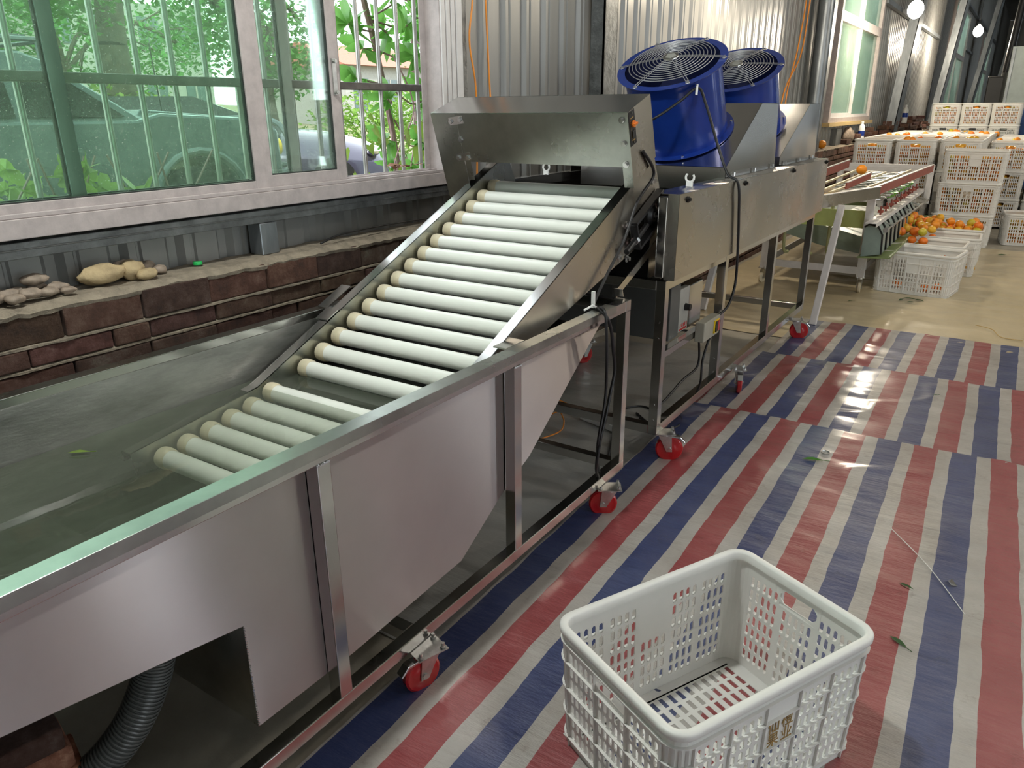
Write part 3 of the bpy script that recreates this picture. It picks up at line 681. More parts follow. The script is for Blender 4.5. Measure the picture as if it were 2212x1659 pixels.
# castor plant right outside the open pane
def palmate(mb, c, R, size, lobes=8):
    c = Vector(c); vs = [c]; ring = []
    for k in range(lobes):
        a0 = -2.5+5.0*k/(lobes-1); Lk = size*(1-.28*abs(a0)/2.5)
        for da, l in ((-.19, .45), (-.09, .75), (0, 1), (.09, .75), (.19, .45)):
            a = a0+da; ring.append(c+R @ Vector((cos(a)*Lk*l, sin(a)*Lk*l, -.22*Lk*l*l+.03*sin(9*a))))
    mb.add(vs+ring, [(0, i+1, i+2) for i in range(len(ring)-1)])
def castor():
    rn = random.Random(5); t = thing('castor_plant', 'tall plant with big palmate green leaves and reddish stem against the window bars', 'plant', (-2.95, 3.25, .1))
    st = MB(); stems = [smooth_path([(-2.95, 3.30, .0), (-2.95, 3.32, 1.0), (-2.98, 3.26, 1.6), (-3.0, 3.12, 2.2), (-3.0, 3.0, 2.9)], 4), smooth_path([(-3.15, 3.6, 0), (-3.1, 3.66, 1.1), (-3.05, 3.62, 1.9), (-3.0, 3.7, 2.6)], 4)]
    for s_ in stems: st.tube(s_, .016, 8)
    lf = MB()
    spots = [(-2.9, 3.50, 2.02, .30), (-2.85, 3.22, 1.98, .24), (-2.95, 3.0, 1.85, .20), (-2.82, 3.62, 1.80, .26), (-2.85, 3.38, 1.72, .22), (-2.9, 2.98, 1.60, .14), (-2.8, 3.60, 1.58, .22), (-2.9, 3.2, 1.50, .15), (-2.85, 3.62, 1.40, .20), (-2.85, 3.12, 1.30, .14), (-2.85, 3.4, 1.28, .13), (-2.85, 3.55, 1.20, .14), (-3.1, 3.8, 1.9, .26), (-3.1, 3.85, 1.45, .24), (-3.0, 2.85, 2.1, .22), (-2.9, 3.5, 2.4, .3), (-2.95, 3.3, 2.3, .25), (-2.9, 3.35, 2.15, .2), (-2.95, 3.45, 1.88, .22), (-2.9, 3.68, 1.68, .22), (-2.88, 3.48, 1.5, .18), (-2.95, 3.70, 1.32, .2), (-2.95, 3.5, 1.12, .18), (-2.95, 3.66, 1.95, .22), (-3.0, 3.32, 1.85, .18), (-2.9, 3.56, 1.30, .16), (-2.98, 3.3, 1.15, .14), (-3.0, 3.15, 1.75, .16)]
    for (x, y, z, s_) in spots:
        R = Matrix.Rotation(rn.uniform(-.5, .5), 3, 'Z') @ Matrix.Rotation(rad(62)+rn.uniform(-.4, .3), 3, 'Y') @ Matrix.Rotation(rn.uniform(-3, 3), 3, 'Z')
        palmate(lf, (x, y, z), R, s_)
        st.tube(smooth_path([stems[0][min(len(stems[0])-1, int(z/2.9*16))] if y < 3.5 else stems[1][min(len(stems[1])-1, int(z/2.6*12))], ((x-2.97)/2, (y+3.35)/2, z-.02), (x, y, z)], 3), .005, 5)
    part(st, 'stem', 'stem', t, auto=True); part(lf, 'foliage', 'leafbig', t)
    # heart leaves of a climber low down
    rn = random.Random(8); t2 = thing('climber', 'climbing plant with small heart-shaped leaves at the right of the open pane', 'plant', (-2.75, 3.05, .1)); l2 = MB(); s2 = MB()
    pth = smooth_path([(-2.75, 3.1, .05), (-2.72, 3.15, .7), (-2.7, 3.0, 1.15), (-2.72, 3.2, 1.45), (-2.75, 3.1, 1.7)], 8); s2.tube(pth, .004, 5)
    for k in range(90):
        p = Vector((rn.uniform(-2.95, -2.65), rn.uniform(2.85, 3.75), rn.uniform(.8, 1.42))); s_ = rn.uniform(.04, .075)
        R = Matrix.Rotation(rn.uniform(-.7, .7), 3, 'Z') @ Matrix.Rotation(rad(70)+rn.uniform(-.5, .5), 3, 'Y') @ Matrix.Rotation(rn.uniform(-.6, .6), 3, 'Z')
        l2.add([p+R @ Vector(v)*s_ for v in ((-.25, 0, 0), (-.45, .38, .05), (.0, .5, .02), (1, 0, -.1), (0, -.5, .02), (-.45, -.38, .05))], [(0, 1, 2, 3), (0, 3, 4, 5)])
    part(s2, 'stem', 'stem', t2); part(l2, 'foliage', 'leafvine', t2)
castor()
def vines():
    rn = random.Random(21); t = thing('wild_vine', 'tangle of lobed yellow-green leaves growing low against the left panes', 'plant', (-2.8, 1.3, .1)); l = MB(); s_ = MB()
    for k in range(150):
        y = rn.gauss(1.35, .38); zt = 1.30-.55*abs(y-1.35)**.8+rn.uniform(-.3, .06); p = Vector((rn.uniform(-3.1, -2.6), y, max(.9, zt)))
        R = Matrix.Rotation(rn.uniform(-.7, .7), 3, 'Z') @ Matrix.Rotation(rad(65)+rn.uniform(-.5, .5), 3, 'Y') @ Matrix.Rotation(rn.uniform(-3, 3), 3, 'Z')
        palmate(l, p, R, rn.uniform(.05, .11), 5)
    for k in range(14):
        y = rn.uniform(.8, 1.9); s_.tube(smooth_path([(-2.85, y, .1), (-2.8, y+rn.uniform(-.2, .2), .8), (-2.75, y+rn.uniform(-.3, .3), 1.3)], 4), .004, 5)
    part(s_, 'stem', 'stem', t); part(l, 'foliage', 'leafvine', t)
vines()
rn = random.Random(33); gl = MB()
for k in range(1500):
    x = rn.uniform(-6.5, -2.7); y = rn.uniform(-1, 8); h = rn.uniform(.15, .45); a = rn.uniform(0, 6.28)
    gl.add([(x, y, .08), (x+.02*cos(a), y+.02*sin(a), .08), (x+.08*cos(a+1), y+.08*sin(a+1), .1+h)], [(0, 1, 2)])
tag(part(gl, 'grass', 'grass'), 'tufts of grass growing in the yard outside the window', 'grass', kind='stuff')

# ================================================================== FLOOR COVERINGS
def sheet(name, m_, x0, x1, y0, y1, z, label, cat, amp=.004, rot=0, org=(0, 0), res=.025, seed=0, edge=0, group=None, zf=None):
    nx = max(2, int((x1-x0)/res)); ny = max(2, int((y1-y0)/res)); vs = []; fs = []
    for j in range(ny+1):
        for i in range(nx+1):
            x = x0+(x1-x0)*i/nx; y = y0+(y1-y0)*j/ny
            X = x*cos(rot)-y*sin(rot)+org[0]; Y = x*sin(rot)+y*cos(rot)+org[1]; wr = min(1, max(.25, (Y-1.2)/1.6))
            w = noise.noise(Vector((X*2.2, Y*7.5, 0)))*.7+noise.noise(Vector((X*5+Y*2, Y*20, 3)))*.5*wr+noise.noise(Vector((X*9, Y*4, 6)))*.3
            ridge = max(0, 1-abs(noise.noise(Vector((X*1.4+Y*1.1, Y*2.2, 9))))*11)*1.1*wr
            zz = z+amp*max(0, .5+w+ridge)
            if zf: zz += zf(x, y)
            xe = x+(edge*noise.noise(Vector((0, y*3, seed))) if i in (0, nx) else 0); ye = y+(edge*noise.noise(Vector((x*3, 0, seed+4))) if j in (0, ny) else 0)
            vs.append((xe, ye, zz))
    for j in range(ny):
        for i in range(nx): a = j*(nx+1)+i; fs.append((a, a+1, a+nx+2, a+nx+1))
    b = MB(); b.add(vs, fs); o = part(b, name, m_, smooth=True, loc=(org[0], org[1], 0)); o.rotation_euler.z = rot
    tag(o, label, cat, group); return o
# local x: stripe k centred on .1475*k ; the near tarp's blue stripe 0 sits at X=-1.128, Y=2
g_ = 'striped tarpaulin pieces'
sheet('striped_tarp', 'tarp', -.055, 3.9, -2.9, 1.55, .0075, 'nearest blue, red and white striped tarpaulin, under the empty white crate', 'tarpaulin', .005, rot=.025, org=(-1.128, 2.0), seed=1, edge=.01, group=g_)
sheet('striped_tarp', 'tarp', -.12, 3.9, -.05, 1.12, .005, 'middle striped tarpaulin piece, between the two overlapping seams beside the drying machine', 'tarpaulin', .005, rot=.02, org=(-1.128+.035, 3.5), seed=2, edge=.012, group=g_)
sheet('striped_tarp', 'tarp', -.10, 3.9, -.05, 1.08, .0028, 'farthest striped tarpaulin piece, ending where the beige sheet begins', 'tarpaulin', .005, rot=.0, org=(-1.128+.085, 4.5), seed=3, edge=.012, group=g_)
sheet('plastic_sheet', 'film_beige', -2.15, 3.2, 5.0, 9.6, .0006, 'thin crumpled beige plastic sheet on the floor before the crates', 'plastic sheet', .005, seed=5, edge=.03, res=.035)
sheet('plastic_sheet', 'film_grey', -2.1, -1.15, 1.3, 4.4, .0004, 'greyish plastic sheet lying under the steel machines', 'plastic sheet', .005, seed=6, edge=.04, res=.03)

# ================================================================== WASHING TANK
XR, XB, ZR = -1.10, -1.99, .797
tank = thing('washing_tank', 'long stainless steel washing tank on castors, full of water', 'washing tank', (-1.545, .95, 0))
PX = [-.55, .19, .936, 1.68, 2.415]; PW = .038
b = MB()
b.box(XR-.04, XR-.002, PX[0], 2.453, ZR-.042, ZR-.002); b.box(XB+.002, XB+.04, PX[0], 2.453, ZR-.042, ZR-.002)
b.box(XB, XR, 2.415, 2.453, ZR-.042, ZR-.002)
part(b, 'rim_tube', 'steel', tank, bevel=.002)
b = MB()   # folded lip of the sheet over the rim
b.box(XR-.045, XR+.001, -.55, 2.33, ZR-.0025, ZR); b.box(XR-.001, XR+.0012, -.55, 2.33, ZR-.026, ZR)
b.box(XB, XB+.045, -.55, 2.33, ZR-.0025, ZR); part(b, 'rim_lip', 'sheet_stained', tank, bevel=.0008)
for y in PX:
    for x in (XR-PW, XB):
        b = MB(); b.box(x, x+PW-.001, y, y+PW, .119, ZR-.042); part(b, 'leg', 'steel', tank, bevel=.002)
for x in (XR-PW, XB): b = MB(); b.box(x, x+PW, PX[0], 2.453, .119, .155); part(b, 'bottom_rail', 'steel', tank, bevel=.002)
b = MB()
for y in (-.55, 2.415, 1.2): b = MB(); b.box(XB+PW, XR-PW, y, y+PW, .119, .155); part(b, 'cross_rail', 'steel', tank, bevel=.002)
side = [(-.55, .77), (2.325, .77), (2.281, .73), (1.823, .414), (1.66, .346), (1.456, .229), (1.02, .21), (.742, .214), (.742, .471), (.30, .552), (-.55, .70)]
b = MB(); b.prism(side, 'x', XR-.042, XR-.040); part(b, 'side_panel', 'sheet', tank)
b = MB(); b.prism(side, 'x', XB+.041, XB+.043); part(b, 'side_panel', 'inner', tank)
b = MB(); xa, xb = XB+.042, XR-.041
bot = side[1:]
for (p, q) in zip(bot[1:-1], bot[2:]):
    d = Vector((q[0]-p[0], q[1]-p[1])).normalized(); nn = Vector((-d.y, d.x))*.0015
    b.add([(xa, p[0], p[1]), (xb, p[0], p[1]), (xb, q[0], q[1]), (xa, q[0], q[1]), (xa, p[0]+nn.x, p[1]+nn.y), (xb, p[0]+nn.x, p[1]+nn.y), (xb, q[0]+nn.x, q[1]+nn.y), (xa, q[0]+nn.x, q[1]+nn.y)], [(0, 1, 2, 3), (7, 6, 5, 4), (0, 4, 5, 1), (1, 5, 6, 2), (2, 6, 7, 3), (3, 7, 4, 0)])
b.prism([(-.55, .70), (-.548, .70), (-.548, .79), (-.55, .79)], 'x', xa, xb); part(b, 'bottom_sheet', 'sheet_stained', tank)
wm = MB(); zw = .631
wm.prism([(-.545, zw), (2.13, zw), (1.823, .420), (1.66, .352), (1.456, .235), (1.02, .216), (.746, .219), (.746, .476), (.30, .557), (-.2, .625)], 'x', xa+.003, xb-.003)
w_ = part(wm, 'water', 'water', tank, loc=None)
# welds
b = MB()
for y in PX[2:4]:
    b = MB()
    for k in range(14): b.ball((XR-.001+.001*sin(k*2.1), y+.001+k*.0026, ZR-.043+.0012*cos(k*3)), .0022, 6)
    part(b, 'weld_seam', 'chrome', tank)
b = MB()
for k in range(46): b.ball((XR-.0405, .742, .216+k*.0055), .0025+.0006*sin(k*2.3), 6)
part(b, 'weld_seam', 'chrome', tank)

def caster(parent, x, y, top, yaw, r=.05, brake=True, W='red', wd=.028):
    """swivel castor; built in place, wheel touches the ground"""
    c = spart('caster'); c.parent = parent; del c['kind']; c.location = -WL[parent.name]; WL[c.name] = Vector((0, 0, 0))
    Rz = Matrix.Rotation(yaw, 3, 'Z'); O = Vector((x, y, 0))
    def T(mb): mb.v = [tuple(Rz @ Vector(v)+O) for v in mb.v]; return mb
    off = -.022
    p = MB(); p.box(-.045, .045, -.035, .035, top-.004, top-.0005)
    for sx in (-.034, .034):
        for sy in (-.024, .024): p.cyl((sx, sy, top-.008), (sx, sy, top+.014), .005, n=8); p.cyl((sx, sy, top), (sx, sy, top+.005), .008, n=6)
    p.cyl((0, 0, top-.014), (0, 0, top-.004), .024, n=20)
    part(T(p), 'mounting_plate', 'zinc', c, loc=(0, 0, 0)); WL[c.name] = Vector((0, 0, 0))
    f = MB()
    for s_ in (-1, 1): f.prism([(-.028, top-.014), (.026, top-.014), (off+.012, r-.012), (off-.012, r-.012)], 'y', s_*(wd/2+.004)-.0012, s_*(wd/2+.004)+.0012)
    f.box(-.028, .026, -wd/2-.005, wd/2+.005, top-.017, top-.013); f.cyl((off, -wd/2-.009, r), (off, wd/2+.009, r), .006, n=10); f.cyl((off, wd/2+.005, r), (off, wd/2+.010, r), .009, n=6); f.cyl((off, -wd/2-.010, r), (off, -wd/2-.005, r), .009, n=6)
    part(T(f), 'fork', 'zinc', c, loc=(0, 0, 0))
    w = MB(); w.lathe((off, 0, r), (0, 1, 0), [(.012, -wd/2), (.026, -wd/2), (.030, -wd/2+.002), (r-.006, -wd/2+.001), (r, -wd/2+.006), (r, wd/2-.006), (r-.006, wd/2-.001), (.030, wd/2-.002), (.026, wd/2), (.012, wd/2)], 32)
    part(T(w), 'wheel', W, c, auto=True, loc=(0, 0, 0))
    if brake:
        k = MB(); k.prism([(off-.040, top-.028), (off-.062, top-.046), (off-.067, top-.043), (off-.044, top-.019), (0, top-.012), (0, top-.018)], 'y', -.014, .014)
        part(T(k), 'brake_pedal', 'chrome', c, bevel=.002, loc=(0, 0, 0))
    return c
# things parented without inverse: parts of a castor carry world coordinates
caster(tank, -1.075, 1.215, .119, rad(72), r=.053)
caster(tank, -1.075, 2.28, .119, rad(32), r=.053, brake=False)
caster(tank, -1.075, -.35, .119, rad(95), r=.053)
for yy in (-.35, 1.2, 2.3): caster(tank, -1.98, yy, .119, rad(80), r=.048, brake=False)

# drain hose with clamp
hp = smooth_path([(-1.33, .665, .505), (-1.33, .662, .42), (-1.335, .64, .33), (-1.36, .585, .22), (-1.42, .51, .12), (-1.50, .43, .056), (-1.62, .33, .045), (-1.8, .2, .045)], 14)
hh = thing('drain_hose', 'ribbed dark grey drain hose hanging from under the washing tank', 'hose', (-1.33, .66, 0)); b = MB()
b.tube(hp, .036, 18); part(b, 'hose', 'hose', hh, auto=True)
b = MB()
for i in range(2, len(hp)-2):
    for q in (0,):
        c = hp[i].lerp(hp[i+1], q); d = (hp[i+1]-hp[i]).normalized(); a = d.orthogonal().normalized(); e = d.cross(a)
        b.tube([c+(a*cos(2*pi*k/16)+e*sin(2*pi*k/16))*.0375 for k in range(16)], .0028, 5, closed=True)
part(b, 'spiral_rib', 'hose', hh, auto=True)
b = MB(); b.lathe((-1.33, .664, .455), (0, 0, 1), [(.039, 0), (.0415, .001), (.0415, .012), (.039, .013)], 28); b.box(-1.295, -1.28, .655, .673, .452, .47); part(b, 'clamp', 'chrome', hh, auto=True)
b = MB(); b.lathe((-1.33, .664, .49), (0, 0, 1), [(.034, -.06), (.034, .008)], 24); part(b, 'outlet_stub', 'steel', hh, auto=True)

# loose bricks under the left end of the tank
def brick_obj(loc, rz, label, tn, group=None, size=(.24, .115, .053), rx=0):
    b = MB(); b.box(-size[0]/2, size[0]/2, -size[1]/2, size[1]/2, 0, size[2])
    me = tone_mesh(b, 'brick', [tn], 8); o = obj('brick', me, 'brick', loc=loc, bevel=.006); o.rotation_euler = (rx, 0, rz); tag(o, label, 'brick', group); return o
gg = 'bricks stacked under the tank'
brick_obj((-1.50, .40, 0), 1.35, 'mossy yellowish brick at the bottom of the stack under the tank', (3.2, 3.2, 1.2), gg)
brick_obj((-1.51, .395, .055), 1.42, 'second brick up in the stack under the tank', (3.4, 2.6, 2.0), gg)
brick_obj((-1.50, .405, .110), 1.30, 'orange brick third up in the stack under the tank', (4.2, 3.0, 2.2), gg)
brick_obj((-1.50, .39, .165), 1.36, 'pinkish brick fourth up in the stack under the tank', (3.6, 2.7, 2.2), gg)
brick_obj((-1.50, .38, .220), 1.36, 'dark brick on top of the stack under the tank', (.9, .8, .8), gg)

# ================================================================== ROLLER ELEVATOR
el = thing('roller_elevator', 'inclined roller conveyor with white tubes rising out of the washing tank', 'conveyor', (-1.53, 1.9, .6))
XL, XE = -1.87, -1.19
K = .447; TOP = [(2.80, 1.266), (1.39, .636), (.96, .578)]     # (y, z) of the top edge of the side plates
def zr(y): return .636+K*(y-1.39)
dn = Vector((K, -1)).normalized()      # perpendicular, down-right in (y,z)
for x, s_ in ((XL, -1), (XE, 1)):
    poly = [(2.80, 1.266), (1.39, .636), (.96, .578), (.97, .50), (1.42, .55), (1.86, .74), (2.50, .90), (2.74, .955), (2.90, 1.04), (2.86, 1.16)]
    b = MB(); b.prism(poly, 'x', x-.001, x+.001); part(b, 'side_plate', 'sheet_dryer' if s_ > 0 else 'sheet_stained', el)
    b = MB(); x0, x1 = (x-.036, x+.001) if s_ < 0 else (x-.036, x+.001)
    if s_ > 0: x0, x1 = x-.036, x+.001
    for (p, q) in ((TOP[1], TOP[0]), (TOP[2], TOP[1])): b.add([(x0, p[0], p[1]), (x1, p[0], p[1]), (x1, q[0], q[1]), (x0, q[0], q[1])]+[(x0, p[0]+.001, p[1]-.0025), (x1, p[0]+.001, p[1]-.0025), (x1, q[0]+.001, q[1]-.0025), (x0, q[0]+.001, q[1]-.0025)], [(0, 1, 2, 3), (7, 6, 5, 4), (0, 4, 5, 1), (1, 5, 6, 2), (2, 6, 7, 3), (3, 7, 4, 0)])
    part(b, 'top_flange', 'steel', el)
b = MB()    # outer channel on the window side
for (p, q) in ((TOP[1], TOP[0]), (TOP[2], TOP[1])):
    b.bar((XL-.052, p[0], p[1]-.03), (XL-.052, q[0], q[1]-.03), .03, .004, up=(0, -K, 1)); b.bar((XL-.037, p[0], p[1]-.016), (XL-.037, q[0], q[1]-.016), .003, .03, up=(0, -K, 1))
part(b, 'outer_channel', 'steel', el)
b = MB()
b.add([(XL-.055, 1.70, zr(1.70)+.006), (XL+.0, 1.70, zr(1.70)+.006), (XL+.0, 1.76, zr(1.76)+.006), (XL-.055, 1.76, zr(1.76)+.006), (XL-.055, 1.70, zr(1.70)+.002), (XL+.0, 1.70, zr(1.70)+.002), (XL+.0, 1.76, zr(1.76)+.002), (XL-.055, 1.76, zr(1.76)+.002)], [(0, 1, 2, 3), (7, 6, 5, 4), (0, 4, 5, 1), (1, 5, 6, 2), (2, 6, 7, 3), (3, 7, 4, 0)])
part(b, 'hook_bracket', 'steel', el); b = MB()
b.add([(XL-.095, 1.75, zr(1.75)+.008), (XL-.05, 1.75, zr(1.75)+.008), (XL-.05, 1.87, zr(1.87)+.008), (XL-.095, 1.87, zr(1.87)+.008), (XL-.095, 1.75, zr(1.75)+.004), (XL-.05, 1.75, zr(1.75)+.004), (XL-.05, 1.87, zr(1.87)+.004), (XL-.095, 1.87, zr(1.87)+.004)], [(0, 1, 2, 3), (7, 6, 5, 4), (0, 4, 5, 1), (1, 5, 6, 2), (2, 6, 7, 3), (3, 7, 4, 0)])
part(b, 'hook_bracket', 'steel', el)
b = MB(); b.box(XE+.001, XE+.045, 1.70, 1.80, .795, .80); part(b, 'hook_bracket', 'steel', el)
b = MB(); b.bar((XL+.02, 1.33, .50), (XL+.02, 2.80, 1.14), .02, .012, up=(0, -K, 1)); b.bar((XE-.02, 1.33, .50), (XE-.02, 2.80, 1.14), .02, .012, up=(0, -K, 1)); part(b, 'drive_chain', 'blackmetal', el)
b = MB(); b.add([(XL+.003, 1.36, .50), (XE-.003, 1.36, .50), (XE-.003, 2.80, 1.09), (XL+.003, 2.80, 1.09)], [(0, 1, 2, 3)]); b.add([(XL+.003, 1.36, .498), (XE-.003, 1.36, .498), (XE-.003, 2.80, 1.088), (XL+.003, 2.80, 1.088)], [(3, 2, 1, 0)]); part(b, 'gap_shade_plate', 'blackmetal', el)  # black sheet added under the rollers to darken the gaps between them
RP = []
y = 2.665
while y > 1.50: RP.append((y, zr(y)-.068)); y -= .0855*cos(math.atan(K))
RP += [(1.425, .612), (1.347, .588), (1.270, .575), (1.194, .562), (1.118, .550), (1.045, .538)]
rb = MB(); rb.cyl((XL+.045, 0, 0), (XE-.02, 0, 0), .0268, n=28, cap=True); rme = rb.mesh('roller')
cb = MB(); cb.lathe((XL+.008, 0, 0), (1, 0, 0), [(0, 0), (.024, 0), (.030, .004), (.0315, .012), (.0315, .026), (.030, .036), (.0275, .040), (.0268, .040)], 30); cme = cb.mesh('end_cap')
cb = MB(); cb.cyl((XL+.002, 0, 0), (XE-.002, 0, 0), .006, n=8); ame = cb.mesh('axle')
for m_ in (rme, cme): m_.polygons.foreach_set('use_smooth', [True]*len(m_.polygons)); m_.set_sharp_from_angle(angle=rad(40))
rme.materials.append(M['pvc']); cme.materials.append(M['cap']); ame.materials.append(M['blackmetal'])
for (y, z) in RP:
    o = bpy.data.objects.new('roller', rme); C.objects.link(o); o.parent = el; o.location = Vector((0, y, z))-WL[el.name]
    for nm, mm_ in (('end_cap', cme), ('axle', ame)):
        c = bpy.data.objects.new(nm, mm_); C.objects.link(c); c.parent = o
# cover over the head of the elevator
CV = [(2.467, 1.432), (2.649, 1.493), (2.73, 1.275), (2.549, 1.176)]
def pt(a, b_, t): return (a[0]+(b_[0]-a[0])*t, a[1]+(b_[1]-a[1])*t)
lowf = pt(CV[0], CV[3], .72)
b = MB(); b.prism(CV, 'x', -1.157, -1.155)
part(b, 'cover_end_plate', 'sheet_dryer', el)
b = MB(); b.prism([CV[0], CV[1], (2.72, 1.30), (2.60, 1.10), (2.575, 1.10)], 'x', -2.012, -2.010); b.prism([CV[0], (CV[0][0]+.0015, CV[0][1]), (2.576, 1.10), (2.574, 1.10)], 'x', -2.011, -1.892)
part(b, 'left_guard_plate', 'sheet_stained', el)
b = MB(); b.prism([CV[0], (CV[0][0]+.002, CV[0][1]), (lowf[0]+.002, lowf[1]), lowf], 'x', -1.889, -1.156)
b.prism([lowf, (lowf[0]+.002, lowf[1]), (CV[3][0]+.002, CV[3][1]), CV[3]], 'x', -1.192, -1.156); b.prism([lowf, (lowf[0]+.002, lowf[1]), (CV[3][0]+.002, CV[3][1]), CV[3]], 'x', -1.889, -1.860)
part(b, 'cover_front_plate', 'sheet_stained', el)
b = MB(); b.prism([CV[0], CV[1], (CV[1][0], CV[1][1]-.002), (CV[0][0], CV[0][1]-.002)], 'x', -2.011, -1.156); b.prism([CV[1], (CV[1][0]-.002, CV[1][1]), (2.728, 1.275), CV[2]], 'x', -2.011, -1.156)
part(b, 'cover_top_plate', 'hood', el)
b = MB(); nf = Vector((0, -cos(rad(14.5)), -sin(rad(14.5))))
def onface(x, t, e=0): p = pt(CV[0], CV[3], t); return Vector((x, p[0], p[1]))+nf*e
for t0 in (.12, .66):
    a = onface(-1.925, t0, .001); c = onface(-1.855, t0-.03, .001); b.bar(a, c, .03, .003, up=nf)
    part(b, 'joining_plate', 'steel', el); b = MB()
for x, t0 in ((-1.915, .12), (-1.868, .09), (-1.885, .38), (-1.915, .66), (-1.868, .65), (-1.178, .10), (-1.178, .40), (-1.178, .68)): b = MB(); b.cyl(onface(x, t0, .001), onface(x, t0, .010), .0085, n=6); b.cyl(onface(x, t0, .001), onface(x, t0, .003), .012, n=14); part(b, 'bolt', 'chrome', el)
# switch plate
def pl(u, v, e=0): o_ = Vector((-1.155+e, 2.487, 1.372)); a = Vector((0, .30, .095)).normalized(); d = Vector((0, .33, -1)).normalized(); return Vector((-1.155+e, 2.508, 1.382))+a*u+d*v
def plate(mb, u0, u1, v0, v1, e0, e1):
    vs = [pl(u, v, e) for e in (e0, e1) for (u, v) in ((u0, v0), (u1, v0), (u1, v1), (u0, v1))]
    mb.add(vs, [(0, 1, 2, 3), (7, 6, 5, 4), (0, 4, 5, 1), (1, 5, 6, 2), (2, 6, 7, 3), (3, 7, 4, 0)])
b = MB(); plate(b, -.025, .025, -.06, .06, 0, .003); sw = part(b, 'switch_plate', 'blackmetal', el, bevel=.004)
b = MB(); b.cyl(pl(.004, -.012, .003), pl(.004, -.012, .010), .012, n=20); b.bar(pl(-.008, -.012, .013), pl(.016, -.012, .013), .006, .01, up=(1, 0, 0)); part(b, 'knob', 'orange_knob', sw, auto=True)
b = MB(); plate(b, -.009, .010, .010, .035, .003, .007); part(b, 'rocker_switch', 'black', sw, bevel=.001)
b = MB(); plate(b, -.012, -.011, .008, .037, .003, .0036); plate(b, .012, .013, .008, .037, .003, .0036)
for k in range(5): plate(b, -.014, -.012, -.025+k*.007, -.023+k*.007, .003, .0036)
plate(b, -.012, .012, -.036, -.032, .003, .0036); plate(b, -.010, .014, .041, .044, .003, .0036)
part(b, 'printed_marks', 'gold', sw)
b = MB()
for v in (-.05, .05): b.cyl(pl(0, v, .003), pl(0, v, .006), .004, n=10)
part(b, 'screw', 'chrome', sw)
# take-up bearing on the right side plate
bx = XE+.002
b = MB(); up = Vector((0, -K, 1)).normalized(); al = Vector((0, 1, K)).normalized()
O = Vector((bx, 2.735, 1.045))
def q(a, u, e=0): return O+al*a+up*u+Vector((e, 0, 0))
b.bar(q(-.13, .052, .018), q(.13, .052, .018), .012, .032, up=(1, 0, 0)); b.bar(q(-.13, -.052, .018), q(.13, -.052, .018), .012, .032, up=(1, 0, 0)); b.bar(q(-.13, -.05, .018), q(-.13, .05, .018), .008, .032, up=(1, 0, 0))
part(b, 'bearing_frame', 'black', el, bevel=.002)
b = MB(); b.lathe(q(.03, 0, 0), (1, 0, 0), [(.042, 0), (.042, .018), (.030, .026), (.026, .03), (.014, .031)], 28); part(b, 'bearing', 'blackmetal', el, auto=True)
b = MB(); b.cyl(q(.03, 0, .02), q(.03, 0, .052), .0125, n=20); b.cyl(q(.03, 0, .052), q(.03, 0, .0525), .007, n=12); part(b, 'shaft', 'chrome', el, auto=True)
b = MB(); b.cyl(q(-.22, -.01, .02), q(-.03, -.01, .02), .011, n=14); part(b, 'take_up_screw', 'black', el, auto=True)
b = MB()
for a, u in ((-.15, .06), (-.24, -.02), (-.19, -.06), (.14, -.02), (.13, .03), (.11, .10)): b = MB(); b.cyl(q(a, u, 0), q(a, u, .014), .0085, n=6); b.cyl(q(a, u, 0), q(a, u, .003), .014, n=14); part(b, 'bolt', 'chrome', el)
b = MB(); b.cyl(q(-.145, -.01, .02), q(-.13, -.01, .02), .017, n=6); part(b, 'nut', 'chrome', el)
b = MB(); b.bar((-1.165, 2.90, .975), (-1.165, 2.455, .805), .004, .03, up=(0, -.4, 1)); b.bar((-1.15, 2.455, .80), (-1.15, 2.44, .83), .035, .004); part(b, 'support_arm', 'steel', el)
b = MB(); b.bar((-1.30, 2.42, .80), (-1.30, 2.80, 1.0), .03, .03); b.bar((-1.78, 2.42, .80), (-1.78, 2.80, 1.0), .03, .03); part(b, 'rear_strut', 'steel', el)

def cable(pts, r, label, m_='black', name='cable', k=8, group=None):
    b = MB(); b.tube(smooth_path(pts, k), r, 8); o = part(b, name, m_, smooth=True); tag(o, label, 'cable', group); return o
cable([(-1.149, 2.60, 1.30), (-1.146, 2.68, 1.245), (-1.150, 2.70, 1.20), (-1.163, 2.60, 1.12), (-1.166, 2.51, .995), (-1.166, 2.385, .895), (-1.16, 2.28, .815), (-1.14, 2.25, .806), (-1.085, 2.215, .79), (-1.075, 2.24, .74), (-1.078, 2.27, .66), (-1.08, 2.295, .57), (-1.08, 2.265, .49), (-1.08, 2.235, .41), (-1.08, 2.20, .335), (-1.10, 2.22, .2), (-1.2, 2.5, .02), (-1.40, 3.0, .008)], .006, 'black cable tied at the tank rim and hanging down the end post')
cable([(-1.12, 2.24, .808), (-1.075, 2.20, .78), (-1.085, 2.24, .5), (-1.09, 2.2, .3), (-1.2, 2.48, .05), (-1.44, 3.10, .008), (-1.50, 3.22, .008), (-1.42, 3.35, .008), (-1.31, 3.31, .008)], .005, 'thinner black cable looping on the floor behind the tank end')
b = MB(); b.box(-1.152, -1.140, 2.235, 2.245, .803, .86); b.tube([(-1.16, 2.20, .80), (-1.14, 2.225, .815), (-1.13, 2.25, .80)], .004, 6); tag(part(b, 'cable_tie', 'whiteplastic'), 'white cable tie holding the black cables at the tank rim', 'cable tie')

